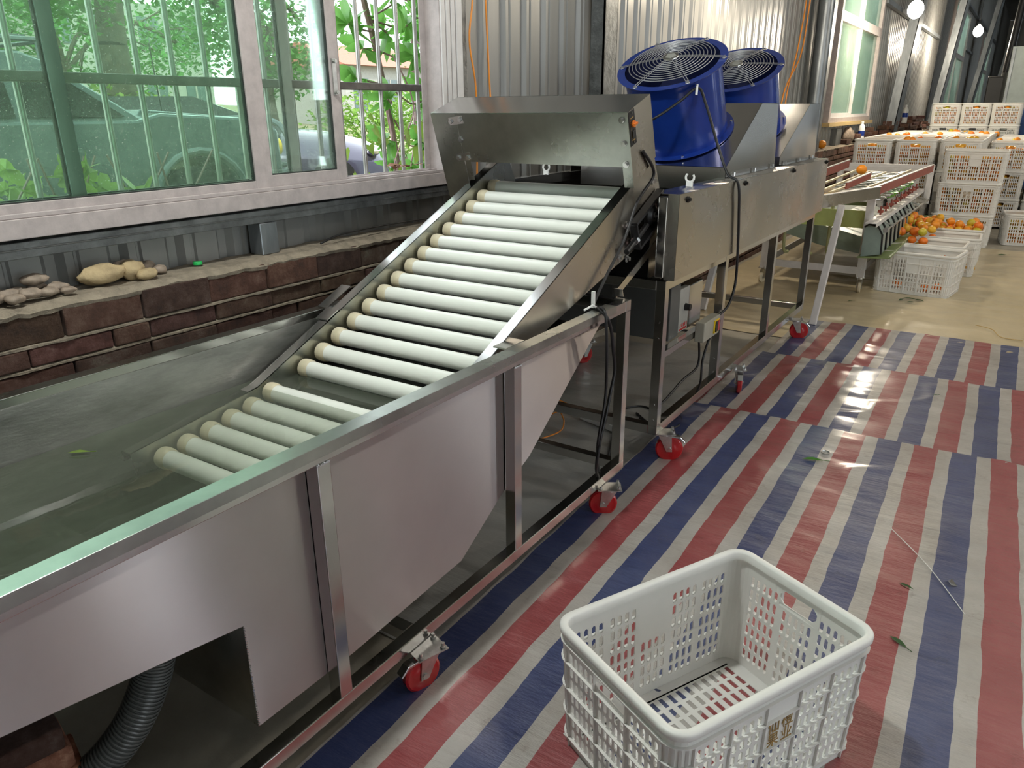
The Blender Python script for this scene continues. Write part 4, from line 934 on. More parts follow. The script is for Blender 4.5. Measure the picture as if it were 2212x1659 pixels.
# ================================================================== DRYING MACHINE
dr = thing('drying_machine', 'long stainless drying machine with dented side panel on a tube frame with castors', 'drying machine', (-1.5, 4.05, 0))
FX, BX = -1.10, -2.02
LY = [2.775, 3.52, 4.40, 5.29]
for y in LY:
    for x in (FX-.04, BX):
        b = MB(); b.box(x, x+.04, y, y+.04, .135, .80)
        if x > -1.5:
            for z_ in (.20, .27, .56, .63): b.cyl((x+.02, y-.0006, z_), (x+.02, y+.001, z_), .006, n=10)
        part(b, 'leg', 'steel', dr, bevel=.002)
for x in (FX-.04, BX):
    for z_ in (.135, .76): b = MB(); b.box(x, x+.0395, LY[0], 5.33, z_, z_+.04); part(b, 'side_rail', 'steel', dr, bevel=.002)
for x in (FX-.036, BX): b = MB(); b.box(x, x+.035, LY[0], 3.56, .47, .50); part(b, 'middle_rail', 'steel', dr, bevel=.002)
for y in (LY[0], 5.29):
    for z_ in (.135, .76): b = MB(); b.box(BX+.04, FX-.04, y, y+.04, z_, z_+.04); part(b, 'cross_rail', 'steel', dr, bevel=.002)
# dented outer panel: a real sheet with shallow relief
def dent_sheet(mb, x, y0, y1, z0, z1, amp, n1=60, n2=18, seed=0):
    vs = []; fs = []
    for j in range(n2+1):
        for i in range(n1+1):
            y = y0+(y1-y0)*i/n1; z = z0+(z1-z0)*j/n2; e = min(1, 6*min(i/n1, 1-i/n1), 4*min(j/n2, 1-j/n2))
            vs.append((x+amp*e*(noise.noise(Vector((y*2.2+seed, z*3, seed)))+.12*noise.noise(Vector((y*6, z*7, seed)))), y, z))
    for j in range(n2):
        for i in range(n1): a = j*(n1+1)+i; fs.append((a, a+1, a+n1+2, a+n1+1))
    mb.add(vs, fs)
b = MB(); dent_sheet(b, -1.055, 2.745, 5.29, .812, 1.14, .008, seed=4)
b.box(-1.10, -1.056, 2.744, 2.746, .812, 1.14); b.box(-1.062, -1.056, 5.289, 5.291, .812, 1.14); b.box(-1.10, -1.056, 2.745, 5.29, .811, .813)
b.box(-1.13, -1.056, 2.745, 5.29, 1.139, 1.141)
part(b, 'outer_panel', 'sheet_dryer', dr, smooth=False, auto=True)
b = MB(); b.box(-1.135, -1.10, 2.735, 2.765, .82, 1.13); part(b, 'panel_edge_channel', 'steel', dr, bevel=.003)
b = MB()
for y, z_ in ((2.83, 1.115), (3.55, 1.12), (4.42, 1.12), (5.24, 1.12)): b = MB(); b.cyl((-1.056, y, z_), (-1.042, y, z_), .007, n=6); b.cyl((-1.056, y, z_), (-1.050, y, z_), .012, n=12); part(b, 'bolt', 'blackmetal', dr)
b = MB(); b.box(BX-.002, BX, 2.75, 5.32, .80, 1.14); b.box(BX, BX+.06, 2.75, 5.32, 1.137, 1.14); b.box(-1.19, -1.10, 2.80, 5.32, 1.134, 1.137)
b.box(-1.19, -1.188, 2.8, 5.32, .80, 1.136); part(b, 'trough_side', 'hood', dr)
b = MB(); b.box(BX+.06, BX+.064, 2.95, 3.52, 1.10, 1.14); b.box(BX+.02, BX+.06, 2.95, 3.52, 1.1405, 1.143); part(b, 'flange_bar', 'chrome', dr)
b = MB(); b.box(BX, -1.19, 2.80, 5.32, .80, .803); b.box(BX, -1.19, 5.318, 5.32, .80, 1.10); b.box(BX, -1.19, 2.80, 2.803, .80, .95); part(b, 'trough_bottom', 'blackmetal', dr)
rr = MB(); rr.cyl((BX+.02, 0, 0), (-1.20, 0, 0), .045, n=20); brm = rr.mesh('brush_roller', True); brm.materials.append(M['blackmetal'])
for k in range(24):
    o = bpy.data.objects.new('brush_roller', brm); C.objects.link(o); o.parent = dr; o.location = Vector((0, 2.88+.102*k, .92))-WL[dr.name]
b = MB()
def clip(x, y, z):
    b = MB()
    b.box(x-.014, x+.014, y-.005, y+.005, z, z+.02); pts = [(x+.018*cos(a), y, z+.036+.018*sin(a)) for a in [rad(130+30*k) for k in range(10)]]; b.tube(pts, .005, 6); part(b, 'pipe_clip', 'whiteplastic', dr)
clip(-1.15, 3.09, 1.138)
clip(-1.97, 3.30, 1.14)
# cable box, switch box
b = MB(); b.box(-1.42, -1.142, 2.95, 3.06, .50, .735); b.box(-1.75, -1.20, 2.955, 3.05, .52, .78); cbx = part(b, 'control_box', 'boxgrey', dr, bevel=.003)
b = MB(); b.box(-1.17, -1.145, 3.062, 3.175, .51, .705); part(b, 'label_plate', 'labelwhite', cbx, bevel=.001)
b = MB(); b.cyl((-1.145, 3.135, .615), (-1.12, 3.135, .615), .017, .014, n=20); part(b, 'knob', 'black', cbx, auto=True)
b = MB()
for k in range(5): b.box(-1.1449, -1.144, 3.085+.018*k, 3.093+.018*k, .527, .545)
b.box(-1.1449, -1.144, 3.075, 3.165, .515, .523); part(b, 'red_markings', 'red', cbx)
b = MB(); b.box(-1.50, -1.15, 3.19, 3.36, .50, .70); part(b, 'motor_housing', 'steel', dr, bevel=.004)
b = MB(); b.box(-1.098, -1.055, 3.15, 3.36, .455, .545); sb = part(b, 'switch_box', 'beigebox', dr, bevel=.004)
b = MB(); b.box(-1.056, -1.050, 3.275, 3.34, .47, .53); part(b, 'yellow_frame', 'yellow', sb)
b = MB(); b.box(-1.051, -1.045, 3.285, 3.308, .475, .525); part(b, 'black_button', 'black', sb, bevel=.001)
b = MB(); b.box(-1.051, -1.044, 3.31, 3.335, .475, .525); part(b, 'red_button', 'red', sb, bevel=.001)
caster(dr, -1.085, 2.835, .135, rad(208), r=.059, brake=True)
caster(dr, -1.078, 3.85, .135, rad(112), r=.059)
caster(dr, -1.07, 5.03, .135, rad(200), r=.059)
for yy in (2.9, 3.85, 5.0): caster(dr, -2.0, yy, .135, rad(60), r=.055, brake=False)

# hoods with sloping face, each carries a fan
def hood(y0, y1, ytop, label):
    t = thing('fan_hood', label, 'fan hood', (-1.55, (y0+y1)/2, 1.14), 'stainless fan hoods on the drying machine')
    x0, x1 = -1.96, -1.145; zb = 1.142
    poly = [(y0, zb), (y0, zb+.046), (ytop, 1.468), (y1-.05, 1.468), (y1, zb)]
    for xx in (x1-.0015, x0): b = MB(); b.prism(poly, 'x', xx, xx+.0015); part(b, 'side_panel', 'hood', t)
    b = MB(); b.prism([(y0, zb+.046), (ytop, 1.468), (ytop, 1.466), (y0, zb+.044)], 'x', x0, x1); b.prism([(ytop, 1.468), (y1-.05, 1.468), (y1-.05, 1.466), (ytop, 1.466)], 'x', x0, x1); b.prism([(y1-.05, 1.468), (y1, zb), (y1-.002, zb), (y1-.052, 1.468)], 'x', x0, x1)
    part(b, 'top_plate', 'hood', t)
    b = MB(); b.prism([(y0, zb+.046), (y0, zb-.06), (y0+.002, zb-.06), (y0+.002, zb+.046)], 'x', x0+.06, x1); part(b, 'front_plate', 'hood', t)
    b = MB(); b.box(x1, x1+.02, y0+.02, y1, zb, zb+.002); b.cyl((x1-.03, y0-.004, zb+.03), (x1-.03, y0+.002, zb+.03), .007, n=6); b.cyl((x1-.42, y0-.004, zb+.03), (x1-.42, y0+.002, zb+.03), .007, n=6)
    for k in range(3): b.cyl((x1+.01, y0+.1+k*.33, zb), (x1+.01, y0+.1+k*.33, zb+.018), .005, n=6)
    part(b, 'flange', 'steel', t)
hood(3.53, 4.36, 4.01, 'nearer stainless fan hood with sloping face on the drying machine')
hood(4.45, 5.31, 5.02, 'farther stainless fan hood with sloping face on the drying machine')

def fan(B, label, tie):
    a = rad(29); n_ = Vector((0, -sin(a), cos(a))); e1 = Vector((1, 0, 0)); e2 = n_.cross(e1)
    t = thing('axial_fan', label, 'fan', B, 'blue axial fans on the drying machine'); B = Vector(B); h = .357; R = .225
    b = MB(); b.lathe(B, n_, [(R+.032, 0), (R+.032, .004), (R, .004), (R, h-.004), (R+.03, h-.004), (R+.032, h), (R-.004, h), (R-.004, .0), (R+.032, 0)], 56, e1); part(b, 'barrel', 'blue', t, auto=True)
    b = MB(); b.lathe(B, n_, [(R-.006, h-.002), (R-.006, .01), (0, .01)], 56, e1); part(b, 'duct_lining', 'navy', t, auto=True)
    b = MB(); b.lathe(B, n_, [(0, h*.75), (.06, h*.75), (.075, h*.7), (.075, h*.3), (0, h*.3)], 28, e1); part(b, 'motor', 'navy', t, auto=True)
    b = MB()
    for k in range(6):
        th = 2*pi*k/6
        for s_ in (0,):
            r0, r1 = .07, R-.015; q_ = []
            for rr_, tw in ((r0, .7), (r1, .35)):
                for da in (-.28, .28):
                    c_ = B+n_*(h*.22+da*tw*.12)+(e1*cos(th+da)+e2*sin(th+da))*rr_; q_.append(c_)
            b.add([q_[0], q_[1], q_[3], q_[2]]+[v+n_*.003 for v in (q_[0], q_[1], q_[3], q_[2])], [(0, 1, 2, 3), (7, 6, 5, 4), (0, 4, 5, 1), (1, 5, 6, 2), (2, 6, 7, 3), (3, 7, 4, 0)])
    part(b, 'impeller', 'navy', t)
    T = B+n_*(h+.012)
    b = MB()
    for k in range(10):
        rr_ = .050+.0165*k; b.tube([T+(e1*cos(2*pi*i/48)+e2*sin(2*pi*i/48))*rr_+n_*(.018*(1-(rr_/.22)**2)) for i in range(48)], .0021, 6, closed=True)
    for k in range(6):
        th = 2*pi*k/6+rad(8); d = e1*cos(th)+e2*sin(th); s_ = d.cross(n_)*.006
        for q_ in (-1, 1): b.tube([T+d*.03+s_*q_+n_*.02, T+d*.15+s_*q_+n_*.008, T+d*(R+.018)+s_*q_-n_*.006], .0018, 6)
        c_ = T+d*(R+.018)-n_*.010; b.tube([c_+(e1*cos(2*pi*i/10)+e2*sin(2*pi*i/10))*.009 for i in range(10)], .0025, 5, closed=True); b.cyl(c_-n_*.004, c_+n_*.008, .006, n=6)
    gr = part(b, 'wire_guard', 'wire', t, auto=True)
    b = MB(); b.lathe(T+n_*.018, n_, [(0, .006), (.036, .006), (.038, 0), (0, 0)], 28, e1); dk = part(b, 'centre_disc', 'zinc', gr, auto=True)
    b = MB(); b.lathe(T+n_*.0245, n_, [(0, .001), (.026, .001), (.0265, 0)], 5, e1); part(b, 'sticker', 'labelwhite', gr)
    b = MB()
    for k in range(4): c_ = B+(e1*cos(k*1.57+.4)+e2*sin(k*1.57+.4))*(R+.02)+n_*.004; b = MB(); b.cyl(c_, c_+n_*.008, .006, n=6); part(b, 'bolt', 'chrome', t)
def onslope(y, y0=3.53, yt=4.01): return 1.188+(y-y0)*(1.468-1.188)/(yt-y0)
fan((-1.468, 3.77, onslope(3.77)+.003), 'nearer blue axial fan with round wire guard', True)
fan((-1.468, 4.735, onslope(4.735, 4.45, 5.02)+.012), 'farther blue axial fan with round wire guard, partly hidden by the nearer one', False)
cable([(-1.60, 3.42, 1.33), (-1.50, 3.36, 1.375), (-1.42, 3.35, 1.41), (-1.345, 3.42, 1.475), (-1.285, 3.47, 1.53), (-1.245, 3.48, 1.46), (-1.165, 3.47, 1.27), (-1.10, 3.43, 1.165), (-1.045, 3.41, 1.13), (-1.040, 3.45, .98), (-1.040, 3.49, .78), (-1.043, 3.50, .65), (-1.047, 3.43, .565), (-1.07, 3.32, .53)], .0062, 'thick black cable drooping from the nearer fan over the side panel to the switch box')
b = MB(); b.tube([(-1.288, 3.468, 1.545), (-1.284, 3.455, 1.50)], .006, 6); tag(part(b, 'cable_tie', 'whiteplastic'), 'white cable tie at the rim of the nearer blue fan', 'cable tie')
cable([(-1.16, 3.06, .51), (-1.15, 3.14, .505), (-1.12, 3.235, .465), (-1.12, 3.29, .395), (-1.125, 3.30, .29), (-1.14, 3.16, .262), (-1.15, 3.0, .222), (-1.18, 2.92, .17), (-1.25, 3.1, .03), (-1.4, 3.25, .008)], .0055, 'black cable curving from the grey control box towards the floor')
cable([(-1.08, 3.34, .458), (-1.085, 3.30, .41), (-1.09, 3.265, .33), (-1.095, 3.27, .21), (-1.15, 3.3, .1), (-1.265, 3.376, .008), (-1.19, 3.315, .008), (-1.16, 3.20, .01), (-1.22, 3.14, .008), (-1.36, 3.2, .008)], .0055, 'black cable hanging from the switch box and coiling by the castor')
ps = MB(); ps.bar((-1.60, 3.06, .022), (-1.36, 2.99, .022), .055, .035); pso = part(ps, 'power_strip', 'whiteplastic', bevel=.006); tag(pso, 'white power strip lying on the floor behind the tank end', 'power strip')
s2 = MB(); s2.box(-1.56, -1.54, 3.035, 3.055, .039, .043); part(s2, 'rocker_switch', 'blue', pso, loc=(0, 0, 0))
cable([(-1.61, 3.06, .02), (-1.68, 3.11, .02), (-1.77, 3.06, .05), (-1.70, 3.0, .04), (-1.62, 2.9, .03), (-1.60, 2.79, .02), (-1.7, 2.6, .008)], .0035, 'orange cable looping on the floor beside the power strip', 'orange_cable')
cable([(-1.60, 3.07, .02), (-1.66, 3.0, .06), (-1.74, 2.95, .03), (-1.80, 3.1, .05), (-1.7, 3.15, .01)], .0035, 'second orange cable crossing the first beside the power strip', 'orange_cable')
cable([(-2.27, 3.10, 2.6), (-2.27, 3.13, 2.0), (-2.275, 3.10, 1.75), (-2.27, 3.14, 1.5), (-2.275, 3.13, .955)], .0045, 'left one of two orange cables hanging beside the open window', 'orange_cable')
cable([(-2.255, 3.17, 2.6), (-2.255, 3.21, 1.9), (-2.26, 3.235, 1.6), (-2.255, 3.24, 1.4), (-2.26, 3.24, .955)], .0045, 'right one of two orange cables hanging beside the open window', 'orange_cable')
cable([(-2.3, 9.36, 3.0), (-2.3, 9.30, 2.45), (-2.3, 9.17, 2.03), (-2.3, 8.94, 1.6), (-2.3, 8.9, .955)], .008, 'upper bowed orange cable on the wall before the grey downpipe', 'orange_cable')
cable([(-2.29, 9.46, 3.0), (-2.29, 9.43, 2.5), (-2.29, 9.30, 2.0), (-2.29, 8.76, 1.58), (-2.29, 8.7, .955)], .008, 'lower bowed orange cable on the wall before the grey downpipe', 'orange_cable')
cable([(-2.25, 2.05, .955), (-2.26, 2.2, .975), (-2.27, 2.6, .975), (-2.25, 3.2, .96)], .004, 'dark wire lying along the brick ledge')

# ================================================================== CRATES
CL, CW, CH = .60, .42, .34
def crate_body(fine=True):
    r0 = .04; mb = MB()
    # perimeter of a rounded rectangle; walls taper inwards to the base
    def ring(s_side, u, z):
        """side 0..3, u along the straight part from -1..1 ; returns point"""
    def P(side, u, z, off=0):
        k = 1-.045*(1-z/CH); hl, hw = CL/2*k-.008+off, CW/2*k-.008+off
        if side == 0: return (u*k, -hw, z)
        if side == 1: return (hl, u*k, z)
        if side == 2: return (-u*k, hw, z)
        return (-hl, -u*k, z)
    hz0, hz1 = .028, .285
    rows = 7; rp = (hz1-hz0)/rows
    zl = [0]
    for i in range(rows): zl += [hz0+i*rp+.003, hz0+(i+1)*rp-.0045]
    zl += [CH-.004]
    def wall(side, half, panels, nslot, handle):
        pw = 2*half/panels; sp = (pw-.012)/nslot; xs = [-half]; hole = [False]
        cols = []
        for p in range(panels):
            for s_ in range(nslot):
                a = -half+p*pw+.006+s_*sp; cols.append((a+sp*.20, a+sp*.77, p))
        us = [-half]; ish = []
        for (a, b_, p) in cols: us += [a, b_]; ish += [None, p]
        us += [half]; ish += [None]
        ub = min(u for u in us if u > .060); jh = 2*rows-1
        for i in range(len(us)-1):
            for j in range(len(zl)-1):
                u0, u1, z0, z1 = us[i], us[i+1], zl[j], zl[j+1]
                if handle and j >= jh and abs((u0+u1)/2) < ub: continue
                h = ish[i] is not None and j % 2 == 1
                row = (j-1)//2; p = ish[i]
                if h and not handle and p == panels//2 and row in (4, 5, 6): h = False
                if not h:
                    mb.add([P(side, u0, z0), P(side, u1, z0), P(side, u1, z1), P(side, u0, z1)], [(0, 1, 2, 3)])
                elif fine:
                    c = min((u1-u0)*.38, (z1-z0)*.3)
                    for (ua, za, du, dz) in ((u0, z0, c, c), (u1, z0, -c, c), (u1, z1, -c, -c), (u0, z1, c, -c)):
                        mb.add([P(side, ua, za), P(side, ua+du, za), P(side, ua, za+dz)], [(0, 1, 2)])
        if handle:   # hand hole
            z0, z1 = zl[jh], CH-.004; za, zb, hu = .262, .298, .056
            for (a, b0, c, d) in ((-ub, z0, -hu, z1), (hu, z0, ub, z1), (-hu, z0, hu, za), (-hu, zb, hu, z1)): mb.add([P(side, a, b0), P(side, c, b0), P(side, c, d), P(side, a, d)], [(0, 1, 2, 3)])
            for sx in (-1, 1):
                for zz, dz in ((za, .013), (zb, -.013)): mb.add([P(side, sx*hu, zz), P(side, sx*(hu-.013), zz), P(side, sx*hu, zz+dz)], [(0, 1, 2)])
    hx, hy = CL/2-.008-r0, CW/2-.008-r0
    wall(0, hx, 5, 4, False); wall(2, hx, 5, 4, False); wall(1, hy, 3, 5, True); wall(3, hy, 3, 5, True)
    # rounded corners
    n = 5
    def corner(cx, cy, a0, z, off=0):
        k = 1-.045*(1-z/CH); out = []
        for i in range(n+1):
            a = a0+i*pi/2/n; X = (CL/2*k-.008+off); Y = (CW/2*k-.008+off)
            ex = X-(hx*k) ; ey = Y-(hy*k)
            out.append((cx*hx*k+ex*cos(a), cy*hy*k+ey*sin(a), z))
        return out
    for cx, cy, a0 in ((1, -1, -pi/2), (1, 1, 0), (-1, 1, pi/2), (-1, -1, pi)):
        for za, zb in ((0, .12), (.12, .24), (.24, CH-.004)):
            A = corner(cx, cy, a0, za); B = corner(cx, cy, a0, zb)
            for i in range(n): mb.add([A[i], A[i+1], B[i+1], B[i]], [(0, 1, 2, 3)])
    # floor grid
    k = .955; fx, fy = CL/2*k-.010, CW/2*k-.010
    nx, ny = 17, 8
    mb.add([(-fx, -fy, .004), (fx, -fy, .004), (fx, -fy+.03, .004), (-fx, -fy+.03, .004)], [(0, 1, 2, 3)]); mb.add([(-fx, fy-.03, .004), (fx, fy-.03, .004), (fx, fy, .004), (-fx, fy, .004)], [(0, 1, 2, 3)])
    mb.add([(-fx, -fy+.03, .004), (-fx+.03, -fy+.03, .004), (-fx+.03, fy-.03, .004), (-fx, fy-.03, .004)], [(0, 1, 2, 3)]); mb.add([(fx-.03, -fy+.03, .004), (fx, -fy+.03, .004), (fx, fy-.03, .004), (fx-.03, fy-.03, .004)], [(0, 1, 2, 3)])
    ax, ay = -fx+.03, -fy+.03; dx, dy = (2*fx-.06)/nx, (2*fy-.06)/ny
    for j in range(ny+1):
        y = ay+j*dy; mb.add([(ax, y-.0045, .004), (-ax, y-.0045, .004), (-ax, y+.0045, .004), (ax, y+.0045, .004)], [(0, 1, 2, 3)])
    for i in range(nx+1):
        x = ax+i*dx; mb.add([(x-.008, ay, .0041), (x+.008, ay, .0041), (x+.008, -ay, .0041), (x-.008, -ay, .0041)], [(0, 1, 2, 3)])
    me = mb.mesh('crate_body', fix=False)
    # give the walls thickness
    o = bpy.data.objects.new('tmp', me); C.objects.link(o); bm = bmesh.new(); bm.from_mesh(me); bmesh.ops.remove_doubles(bm, verts=bm.verts, dist=.0004); bm.to_mesh(me); bm.free()
    s = o.modifiers.new('s', 'SOLIDIFY'); s.thickness = .0035; s.offset = 0
    dg = bpy.context.evaluated_depsgraph_get(); m2 = bpy.data.meshes.new_from_object(o.evaluated_get(dg)); bpy.data.objects.remove(o)
    # ribs outside
    rb = MB()
    def rings(z0, z1, off0, off1):
        vs = []; N = 0
        path = []
        for z, off in ((z0, off0), (z0, off1), (z1, off1), (z1, off0)):
            pts = []
            for cx, cy, a0 in ((1, -1, -pi/2), (1, 1, 0), (-1, 1, pi/2), (-1, -1, pi)): pts += corner(cx, cy, a0, z, off)
            path.append(pts)
        N = len(path[0]); vs = [v for p in path for v in p]; fs = []
        for a in range(4):
            b_ = (a+1) % 4
            for i in range(N): fs.append((a*N+i, a*N+(i+1) % N, b_*N+(i+1) % N, b_*N+i))
        rb.add(vs, fs)
    for z in (.002, .028, .101, .175, .249, .300): rings(z, z+.003, -.001, .009 if z > .01 else .003)
    def vr(side, u):
        A = [P(side, u-.0015, .004), P(side, u+.0015, .004), P(side, u+.0015, .30), P(side, u-.0015, .30), P(side, u-.0015, .004, .008), P(side, u+.0015, .004, .008), P(side, u+.0015, .30, .008), P(side, u-.0015, .30, .008)]
        rb.add(A, [(0, 1, 2, 3), (7, 6, 5, 4), (0, 4, 5, 1), (1, 5, 6, 2), (2, 6, 7, 3), (3, 7, 4, 0)])
    for side, half, pn in ((0, hx, 5), (2, hx, 5), (1, hy, 3), (3, hy, 3)):
        for i in range(pn+1): vr(side, -half+2*half*i/pn)
    for cx, cy, a0 in ((1, -1, -pi/2), (1, 1, 0), (-1, 1, pi/2), (-1, -1, pi)):
        for i in (1, 2, 3, 4):
            a, b_ = corner(cx, cy, a0, .02)[i], corner(cx, cy, a0, .02, .006)[i]; c_, d = corner(cx, cy, a0, .3)[i], corner(cx, cy, a0, .3, .006)[i]
            rb.bar(((a[0]+b_[0])/2, (a[1]+b_[1])/2, .02), ((c_[0]+d[0])/2, (c_[1]+d[1])/2, .3), .006, .0025, up=(0, 0, 1))
    rm = rb.mesh('ribs')
    # rim
    rim = MB(); prof = [(-.010, .318), (.006, .318), (.0105, .326), (.0105, .336), (.007, .340), (-.006, .340), (-.010, .336)]
    vs = []; fs = []; N = 0
    for off, z in prof:
        pts = []
        for cx, cy, a0 in ((1, -1, -pi/2), (1, 1, 0), (-1, 1, pi/2), (-1, -1, pi)): pts += corner(cx, cy, a0, min(z, CH), off)
        N = len(pts); vs += pts
    for a in range(len(prof)):
        b_ = (a+1) % len(prof)
        for i in range(N): fs.append((a*N+i, a*N+(i+1) % N, b_*N+(i+1) % N, b_*N+i))
    rim.add(vs, fs); im = rim.mesh('rim', True); im.set_sharp_from_angle(angle=rad(60))
    for m_ in (m2, rm, im):
        m_.materials.clear(); m_.materials.append(M['crate'])
    return m2, rm, im
CB, CR, CI = crate_body()
# label panel lettering
def text_mesh(body, size):
    cu = bpy.data.curves.new('lettering', 'FONT'); cu.body = body; cu.size = size; cu.align_x = 'CENTER'; cu.align_y = 'CENTER'; cu.space_line = .95; cu.space_character = 1.22; cu.extrude = .0006; cu.offset = -size*.004
    o = bpy.data.objects.new('t', cu); C.objects.link(o); dg = bpy.context.evaluated_depsgraph_get()
    me = bpy.data.meshes.new_from_object(o.evaluated_get(dg)); bpy.data.objects.remove(o); me.materials.clear(); me.materials.append(M['gold']); return me
LET = text_mesh('仙橙\n果业', .037)
def make_crate(lettering=False):
    t = bpy.data.objects.new('fruit_crate', None); C.objects.link(t); t.empty_display_size = .1
    for nm, me in (('body', CB), ('ribs', CR), ('rim', CI)):
        o = bpy.data.objects.new(nm, me); C.objects.link(o); o.parent = t
    if lettering:
        l = bpy.data.objects.new('lettering', LET); C.objects.link(l); l.parent = t
        l.location = (0, -(CW/2*.985-.008)-.0042, .212); l.rotation_euler = (rad(90)-math.atan(.045*CW/2/CH), 0, 0)
    return t
proto = make_crate(); protoL = make_crate(True)
used = {}
def crate(x, y, z, rz, label, group=None, let=False):
    p = protoL if let else proto
    if not used.get(let): used[let] = 1; o = p; o.location = (x, y, z); o.rotation_euler = (0, 0, rz)
    else: o = dup_tree(p, (x, y, z), (0, 0, rz))
    tag(o, label, 'crate', group)
    if not group and 'group' in o: del o['group']
    return o
# near crate: long side with the gold lettering faces the viewer's right
crate(-.3925, 1.4168, .006, pi/2-.458, 'big empty white slotted crate with gold lettering in the foreground on the tarpaulin', None, True)

# oranges
OM = []
rn = random.Random(9)
for k, (mk, s_) in enumerate((('o1', (1, 1, .92)), ('o2', (1, 1, .88)), ('o3', (1, 1, .93)), ('o4', (1, 1, .95)))):
    b = MB(); b.ball((0, 0, 0), 1, 20, s_); me = b.mesh('orange', True); me.materials.append(M[mk])
    for v in me.vertices:     # dimples at both ends
        d = (v.co.x**2+v.co.y**2)**.5
        if d < .35: v.co.z *= 1-.12*(1-d/.35)
    OM.append(me)
sm = MB(); sm.cyl((0, 0, .86), (0, 0, .90), .07, n=6); SME = sm.mesh('stem_end'); SME.materials.append(M['leafvine'])
ocount = [0]
def orange(p, r, label, group=None, kind=0, stem=False, tilt=True):
    o = bpy.data.objects.new('orange', OM[kind]); C.objects.link(o); o.location = p; o.scale = (r, r, r)
    if tilt: o.rotation_euler = (rn.uniform(-.9, .9), rn.uniform(-.9, .9), rn.uniform(0, 6))
    tag(o, label, 'orange', group); ocount[0] += 1
    if stem: c = bpy.data.objects.new('stem_end', SME); C.objects.link(c); c.parent = o
    return o
fill = MB()
def oran_fill(p, r): fill.ball(p, r, 8, (1, 1, .92))
def pick(): return rn.choice((0, 0, 0, 1, 2, 2, 3))
def fill_crate(x, y, z, rz, label=None, group=None, front=True, sides=True, top=True, ind=False):
    """pack oranges behind the walls that show"""
    R = Matrix.Rotation(rz, 3, 'Z'); r = .0375
    hx, hy = CL/2*.965-.014-r, CW/2*.965-.014-r
    nx = int(2*hx/(2*r))+1; ny = int(2*hy/(2*r))+1
    for lz in range(4):
        zz = .006+r+lz*.070
        for i in range(nx):
            for j in range(ny):
                edge = i in (0, nx-1) or j in (0, ny-1)
                if not (edge or lz == 3): continue
                sh = 1-.03*(1-zz/CH)
                px = (-hx+2*hx*i/(nx-1))*sh; py = (-hy+2*hy*j/(ny-1))*sh
                w = R @ Vector((px, py, 0)); P_ = (x+w.x, y+w.y, z+zz+(.006*rn.random() if lz == 3 else 0))
                isfront = w.y < -(abs(R @ Vector((0, hy, 0))[1] if False else 0)) if False else None
                # which ones face the viewer (towards -Y)
                f = (py < -hy*sh+.001) if abs(sin(rz)) < .5 else ((w.y) < -hx*sh+.002)
                if ind and f and label: orange(P_, r*rn.uniform(.95, 1.0), label, group, pick())
                else: oran_fill(P_, r)
full = []   # (x, y, z, rz, tag words)
def stackrow(xc, yc, z0, n, rz, colname, rowname, fillz, grp='white crates of oranges in the big block'):
    names = {3: ['bottom', 'middle', 'top'], 4: ['bottom', 'second', 'third', 'top'], 1: ['single'], 2: ['bottom', 'top']}[n]
    for k in range(n):
        crate(xc, yc, z0+k*.336, rz, 'white crate, %s layer, %s, %s from the front' % (names[k], colname, rowname), grp)
        if k in fillz: fill_crate(xc, yc, z0+k*.336, rz, 'orange behind the slots of the %s crate, %s' % (names[k], colname), 'oranges behind the slots, %s crate of the %s' % (names[k], colname), ind=fillz[k])
# front stack, long side to the viewer, lettering on the middle one
def front_stack():
    nm = ['bottom', 'middle', 'top']
    for k in range(3):
        let = k == 1
        crate(-.47+.012*k, 9.83, .004+.336*k, (.0, -.02, .015)[k], 'white crate, %s of the broad front stack behind the sorting table' % nm[k], 'white crates of oranges in the big block', let)
        fill_crate(-.47+.012*k, 9.83, .004+.336*k, 0, 'orange seen through the slots of the %s crate of the front stack' % nm[k], 'oranges behind the slots, %s front crate' % nm[k], ind=(k > 0))
front_stack()
cols = [('leftmost column beside the brick wall', -1.53), ('second column from the brick wall', -1.08), ('third column from the brick wall', -.63), ('fourth column from the brick wall', -.18), ('fifth column from the brick wall', .27)]
rows = ['first row', 'second row', 'third row', 'fourth row', 'fifth row', 'sixth row', 'seventh row']
for ci, (cn, cx) in enumerate(cols):
    for ri in range(7):
        yc = 10.32+ri*.62
        if ci == 2: yc += .10
        if ci >= 3 and ri < 2: continue
        fz = {}
        if ri == 0: fz = {2: True, 1: False} if ci < 2 else {2: False}
        elif ci >= 3 and ri == 2: fz = {0: False, 1: False, 2: True} if ci == 3 else {0: False, 1: False, 2: False}
        jx = rn.uniform(-.008, .008); sub = stackrow
        n = 3
        stackrow(cx+jx, yc, .085 if ci < 3 else .03, n, pi/2+rn.uniform(-.015, .015), cn, rows[ri], fz)
        if 2 not in fz:      # top layer, below the rim
            for i in range(7):
                for j in range(4): oran_fill((cx-.15+.1*j+rn.uniform(-.01, .01), yc-.24+.08*i, (.085 if ci < 3 else .03)+.672+.25+rn.uniform(-.015, .02)), .038)
for ci in range(3):
    cx = -1.22+.42*ci; cn = ('left', 'middle', 'right')[ci]
    for k in range(4):
        crate(cx*1.0, 14.95, .16+.336*k, pi/2, 'white crate, %s of the %s tall stack at the back' % (('bottom', 'second', 'third', 'top')[k], cn), 'white crates in the three tall stacks at the back')
    fill_crate(cx, 14.95, .16+.336*3, pi/2, 'orange behind the slots of the top crate, %s tall stack at the back' % cn, 'oranges in the %s tall stack' % cn, ind=True)
